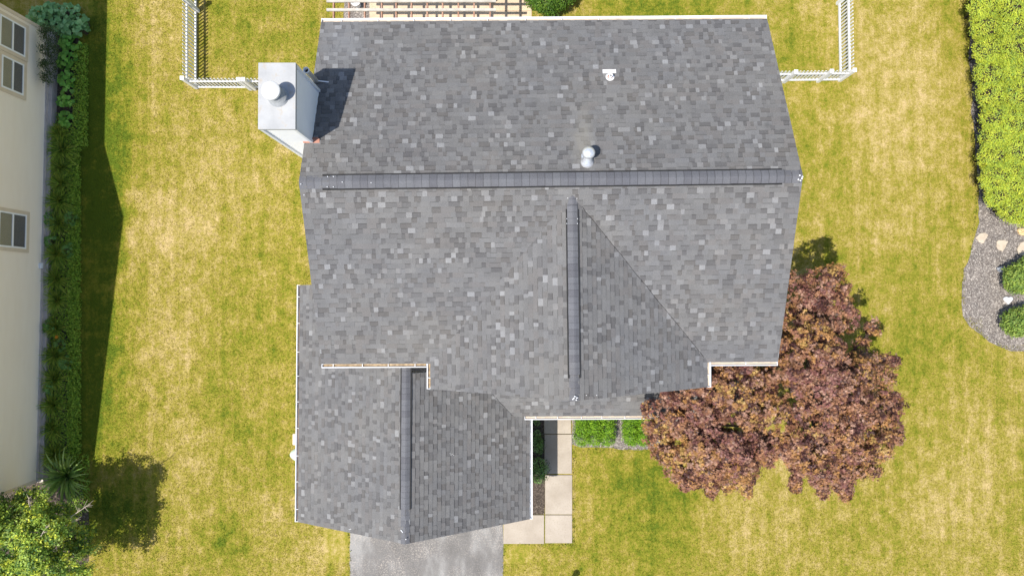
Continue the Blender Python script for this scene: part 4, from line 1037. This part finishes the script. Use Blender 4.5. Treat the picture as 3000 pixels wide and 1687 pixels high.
# palmate plants
def palm(x,y,r,label,seed):
    q=U(x,y,.45); root=empty('lupine',(q.x,q.y,0),label,'plant','small palmate-leaved plants among the daylilies'); n=26
    a=RNG.uniform(0,2*np.pi,n); rr_=r*np.sqrt(RNG.random(n)); P=np.stack([q.x+rr_*np.cos(a),q.y+rr_*np.sin(a),.5-.25*(rr_/r)**2],1)
    m=MB()
    for p in P: m.tube([(q.x,q.y,0),tuple(p)],[.006,.004],4)
    m.build('stem',M['bark'],root)
    leaves('foliage',P,np.tile([0,0,1.],(n,1)),RNG.uniform(.08,.13,n),pal(n,[(0.12,0.26,0.05),(0.16,0.32,0.07)],[1,1]),T_STAR,M['waxy'],root,.3)
for i,(x,y,l) in enumerate([(200,638,'bright palmate-leaved plant at the lawn side, below the single window level'),(193,732,'palmate-leaved plant at the lawn side, below the brighter one'),(137,640,'dark palmate-leaved plant touching the wall beside the single window'),(140,705,'dark palmate-leaved plant by the wall, just above the white outlet box'),
      (135,955,'palmate-leaved plant by the wall, left of the orange flower'),(170,1010,'palmate-leaved plant directly below the orange flower'),(185,1065,'palmate-leaved plant near the lawn, lowest but one'),(135,1140,'palmate-leaved plant by the lower end of the wall')]):
    palm(x,y,.26,l,i)
fw=MB(); q=U(166,987,.6); fw.cur=(0.85,0.32,0.02,1)
for i in range(6):
    a=i*math.pi/3; d=Vector((math.cos(a),math.sin(a),0)); s=Vector((-d.y,d.x,0)); fw.add([q,q+d*.04-s*.02+Vector((0,0,.02)),q+d*.075,q+d*.04+s*.02+Vector((0,0,.02))],[(0,1,2,3)])
fw.cur=(0.1,0.2,0.03,1); fw.tube([(q.x-.05,q.y,0),q],[.006,.005],5)
o=fw.build('flower',M['leaf']); tag(o,'single orange flower open among the daylilies','flower')
ym=blade_mesh(110,1.05,.075,.62,77,[(0.32,0.46,0.09),(0.42,0.55,0.16),(0.16,0.28,0.05)],bias=(.25,0)); me=ym.mesh('iris')
q=U(202,1392); o=link('iris',me,M['waxy']); o.location=(q.x,q.y,0); o.scale=(1.15,1.15,1.3); tag(o,'spiky clump of broad strap leaves above the bottom-left tree','plant')

# ------------------------------------------------------------------ things in the right bed
def flat_stone(name,label,pts,h,cat,mat,group=None):
    m=MB(); c=sum((U(*p) for p in pts),Vector())/len(pts); P=[]; rr=random.Random(len(pts)*7+int(pts[0][0]))
    n=len(pts)
    for i in range(n):
        a=U(*pts[i]); b=U(*pts[(i+1)%n])
        for j in range(3):
            q=a.lerp(b,j/3)+Vector((rr.uniform(-.012,.012),rr.uniform(-.012,.012),0)); q.z=h; P.append(q)
    m.extr(P[::-1],h+.03); o=m.build(name,mat); b=o.modifiers.new('b','BEVEL'); b.width=.012; b.segments=2; b.limit_method='ANGLE'
    return tag(o,label,cat,group)
SG='pale stepping stones in the right mulch bed'
flat_stone('stepping_stone','pale stepping stone nearest the lawn, leftmost of the three',[(2857,697),(2868,684),(2885,681),(2895,690),(2885,703),(2880,714),(2868,710)],.04,'stone',M['stone'],SG)
flat_stone('stepping_stone','square pale stepping stone in the middle of the three',[(2920,706),(2934,703),(2952,707),(2946,722),(2937,737),(2921,729),(2917,720)],.04,'stone',M['stone'],SG)
flat_stone('stepping_stone','large pale stepping stone cut by the right edge of the photo',[(2978,730),(2990,710),(3020,705),(3040,730),(3025,752),(2985,748)],.04,'stone',M['stone'],SG)
def wood_mat():
    m,t,b=mat_new('banded_tan_wood'); wv=N(t,'ShaderNodeTexWave',wave_type='RINGS'); wv.inputs['Scale'].default_value=6; wv.inputs['Distortion'].default_value=6
    t.links.new(N(t,'ShaderNodeTexCoord').outputs['Object'],wv.inputs['Vector'])
    t.links.new(ramp(t,wv.outputs['Fac'],[(0.2,(0.50,0.28,0.10)),(0.6,(0.78,0.60,0.32))]),b.inputs['Base Color']); return m
flat_stone('banded_stone','tan and orange banded slab at the right edge below the hedge',[(2978,672),(2990,670),(3030,672),(3030,692),(3000,692),(2982,686)],.09,'stone',wood_mat())
# white ornament: heart-like stone
hm=MB(); q=U(2957,878,.12); pts=[]
for i in range(28):
    t=2*math.pi*i/28; x=16*math.sin(t)**3; y=13*math.cos(t)-5*math.cos(2*t)-2*math.cos(3*t)-math.cos(4*t); pts.append(Vector((q.x+x*.0095,q.y+y*.0095,.12)))
c_=Vector((q.x,q.y,0)); ring=[[c_.xy.to_3d()*0+Vector((q.x+(p.x-q.x)*s,q.y+(p.y-q.y)*s,z)) for p in pts] for s,z in((1,.0),(1.04,.06),(.95,.11),(.6,.135))]
vs=[p for r in ring for p in r]; n=28
hm.add(vs+[Vector((q.x,q.y,.14))],[(i*n+k,i*n+(k+1)%n,(i+1)*n+(k+1)%n,(i+1)*n+k) for i in range(3) for k in range(n)]+[(3*n+k,3*n+(k+1)%n,4*n) for k in range(n)],True)
o=hm.build('garden_ornament',mottled('white_ceramic',(0.80,0.82,0.88),(0.86,0.87,0.90),6,rough=.3)); tag(o,'white heart-shaped ornament lying between the two shrubs','ornament')
rkm=bmesh.new(); bmesh.ops.create_icosphere(rkm,subdivisions=3,radius=1); rr=random.Random(3)
from mathutils import noise as mn
for v in rkm.verts:
    v.co*=1+.35*mn.noise(v.co*1.6); v.co.x*=.20; v.co.y*=.11; v.co.z=max(v.co.z*.10,-.05)
me=bpy.data.meshes.new('rock'); rkm.to_mesh(me); q=U(2936,790,.05); o=link('rock',me,M['rock']); o.location=(q.x,q.y,.06); o.rotation_euler=(0,0,-.2); tag(o,'small irregular grey rock beside the upper shrub in the mulch','rock')

# ------------------------------------------------------------------ things by the garage wall
cab=MB(); q=U(868,1282,.8); cab.box((-7.60,q.y,.55),(0.42,.40,1.1)); o=cab.build('utility_cabinet',M['trim']); o.modifiers.new('b','BEVEL').width=.02; tag(o,'beige utility cabinet peeking out left of the garage gutter','cabinet')
wy=U(862,1330).y; ww_=MB()
prof=[(math.cos(a),math.sin(a)) for a in np.linspace(0.05,math.pi/2,7)]
vs=[];seg=16
for r,zz in prof:
    for k in range(seg+1):
        a=math.pi/2+math.pi*k/seg; vs.append((-7.25+math.cos(a)*r*.98,wy+math.sin(a)*r*.36,.05+.35*zz))
ww_.add(vs,[(i*(seg+1)+k,i*(seg+1)+k+1,(i+1)*(seg+1)+k+1,(i+1)*(seg+1)+k) for i in range(6) for k in range(seg)],True)
o=ww_.build('window_well_cover',M['bubble']); tag(o,'pale green plastic window well cover beside the garage wall','well cover')
# lamp post just below the frame, whose shadow falls on the lawn
hp=U(1688,1678); lh=2.0; bp=hp-Vector((0.36,0.27,0))*lh/1.0
lp_=empty('lamp_post',(bp.x,bp.y,0),'black lamp post just below the photo, its shadow falling on the lawn','lamp post')
m=MB(); m.lathe([(.07,0),(.05,.06),(.035,.12),(.035,1.75),(.05,1.77)],(bp.x,bp.y,0),12); m.build('post',M['black'],lp_)
m=MB(); m.lathe([(.06,1.77),(.11,2.05),(.13,2.06),(.03,2.18),(0,2.2)],(bp.x,bp.y,0),8,smooth=False); m.build('lamp_head',M['black'],lp_)

# tufts of taller grass along edges
def tufts(name,segs,n,label):
    P=[]
    for (x0,y0,x1,y1,wpx) in segs:
        k=int(n*math.hypot(x1-x0,y1-y0)/100)
        for _ in range(k):
            t=random.random(); q=U(x0+(x1-x0)*t+random.gauss(0,wpx),y0+(y1-y0)*t+random.gauss(0,wpx)); P.append((q.x,q.y,random.uniform(.01,.07)))
    P=np.array(P); o=leaves(name,P,np.tile([0,0,.6],(len(P),1)),RNG.uniform(.03,.07,len(P)),pal(len(P),[(0.20,0.22,0.03),(0.30,0.27,0.07),(0.13,0.17,0.02),(0.42,0.34,0.14)],[2,2,2,1]),T_OVAL,M['leaf'],None,.8)
    tag(o,label,'grass',kind='stuff')
tufts('edge_grass',[(1474,1594,1680,1594,2.5),(1680,1592,1680,1310,2),(1022,1560,1025,1700,2.5),(1476,1600,1473,1700,2.5),(868,840,866,1520,5),(895,790,905,840,5),
   (2824,790,2817,880,3),(2821,925,2880,985,3),(2880,985,2960,1027,3),(2862,570,2842,745,3),(2828,130,2852,500,3),(1700,1314,1935,1314,4)],42,'longer grass fringing the paving, beds and garage wall')

# real blades of grass over the mown lawn
def blades(n):
    x=RNG.uniform(-19.2,19.2,n); y=RNG.uniform(-10.8,11.8,n)
    ok=~((x>-6.9)&(x<6.9)&(y>-2.0)&(y<7.9)); ok&=~((x>-7.0)&(x<0.6)&(y>-9.6)&(y<0.4)); ok&=~((x>-7)&(x<.3)&(y<-8)&(x>U(1027,1600).x)&(x<U(1474,1600).x))
    ok&=~((x>U(1472,1560).x)&(x<U(1679,1560).x)&(y>U(1500,1594).y)&(y<-2)); ok&=(x>U(205,800).x); ok&=~((x>U(1008,0).x)&(x<U(1558,0).x)&(y>8))
    xb=(x*80+1510); yb=(876-y*80)
    ok&=~((xb>2858)&(yb<700)); ok&=~((xb>2835)&(yb<400)); ok&=~((xb>2822)&(yb>700)&(yb<930)); ok&=~((xb>2870)&(yb>690)&(yb<1010)); ok&=~((xb<262)&(yb<300)); ok&=~((xb>1676)&(xb<1935)&(yb>1200)&(yb<1314))
    x=x[ok];y=y[ok]; n=len(x); a=RNG.uniform(0,2*np.pi,n); h=RNG.uniform(.018,.05,n); w_=RNG.uniform(.006,.013,n); l=RNG.uniform(.01,.05,n)
    dx,dy=np.cos(a),np.sin(a); V=np.zeros((n,3,3),np.float32)
    V[:,0]=np.stack([x-dy*w_,y+dx*w_,np.zeros(n)],1); V[:,1]=np.stack([x+dy*w_,y-dx*w_,np.zeros(n)],1); V[:,2]=np.stack([x+dx*l,y+dy*l,h],1)
    me=bpy.data.meshes.new('grass'); me.vertices.add(3*n); me.vertices.foreach_set('co',V.ravel()); me.loops.add(3*n); me.loops.foreach_set('vertex_index',np.arange(3*n,dtype=np.int32))
    me.polygons.add(n); me.polygons.foreach_set('loop_start',np.arange(0,3*n,3,dtype=np.int32)); me.polygons.foreach_set('loop_total',np.full(n,3,np.int32)); me.update(calc_edges=True)
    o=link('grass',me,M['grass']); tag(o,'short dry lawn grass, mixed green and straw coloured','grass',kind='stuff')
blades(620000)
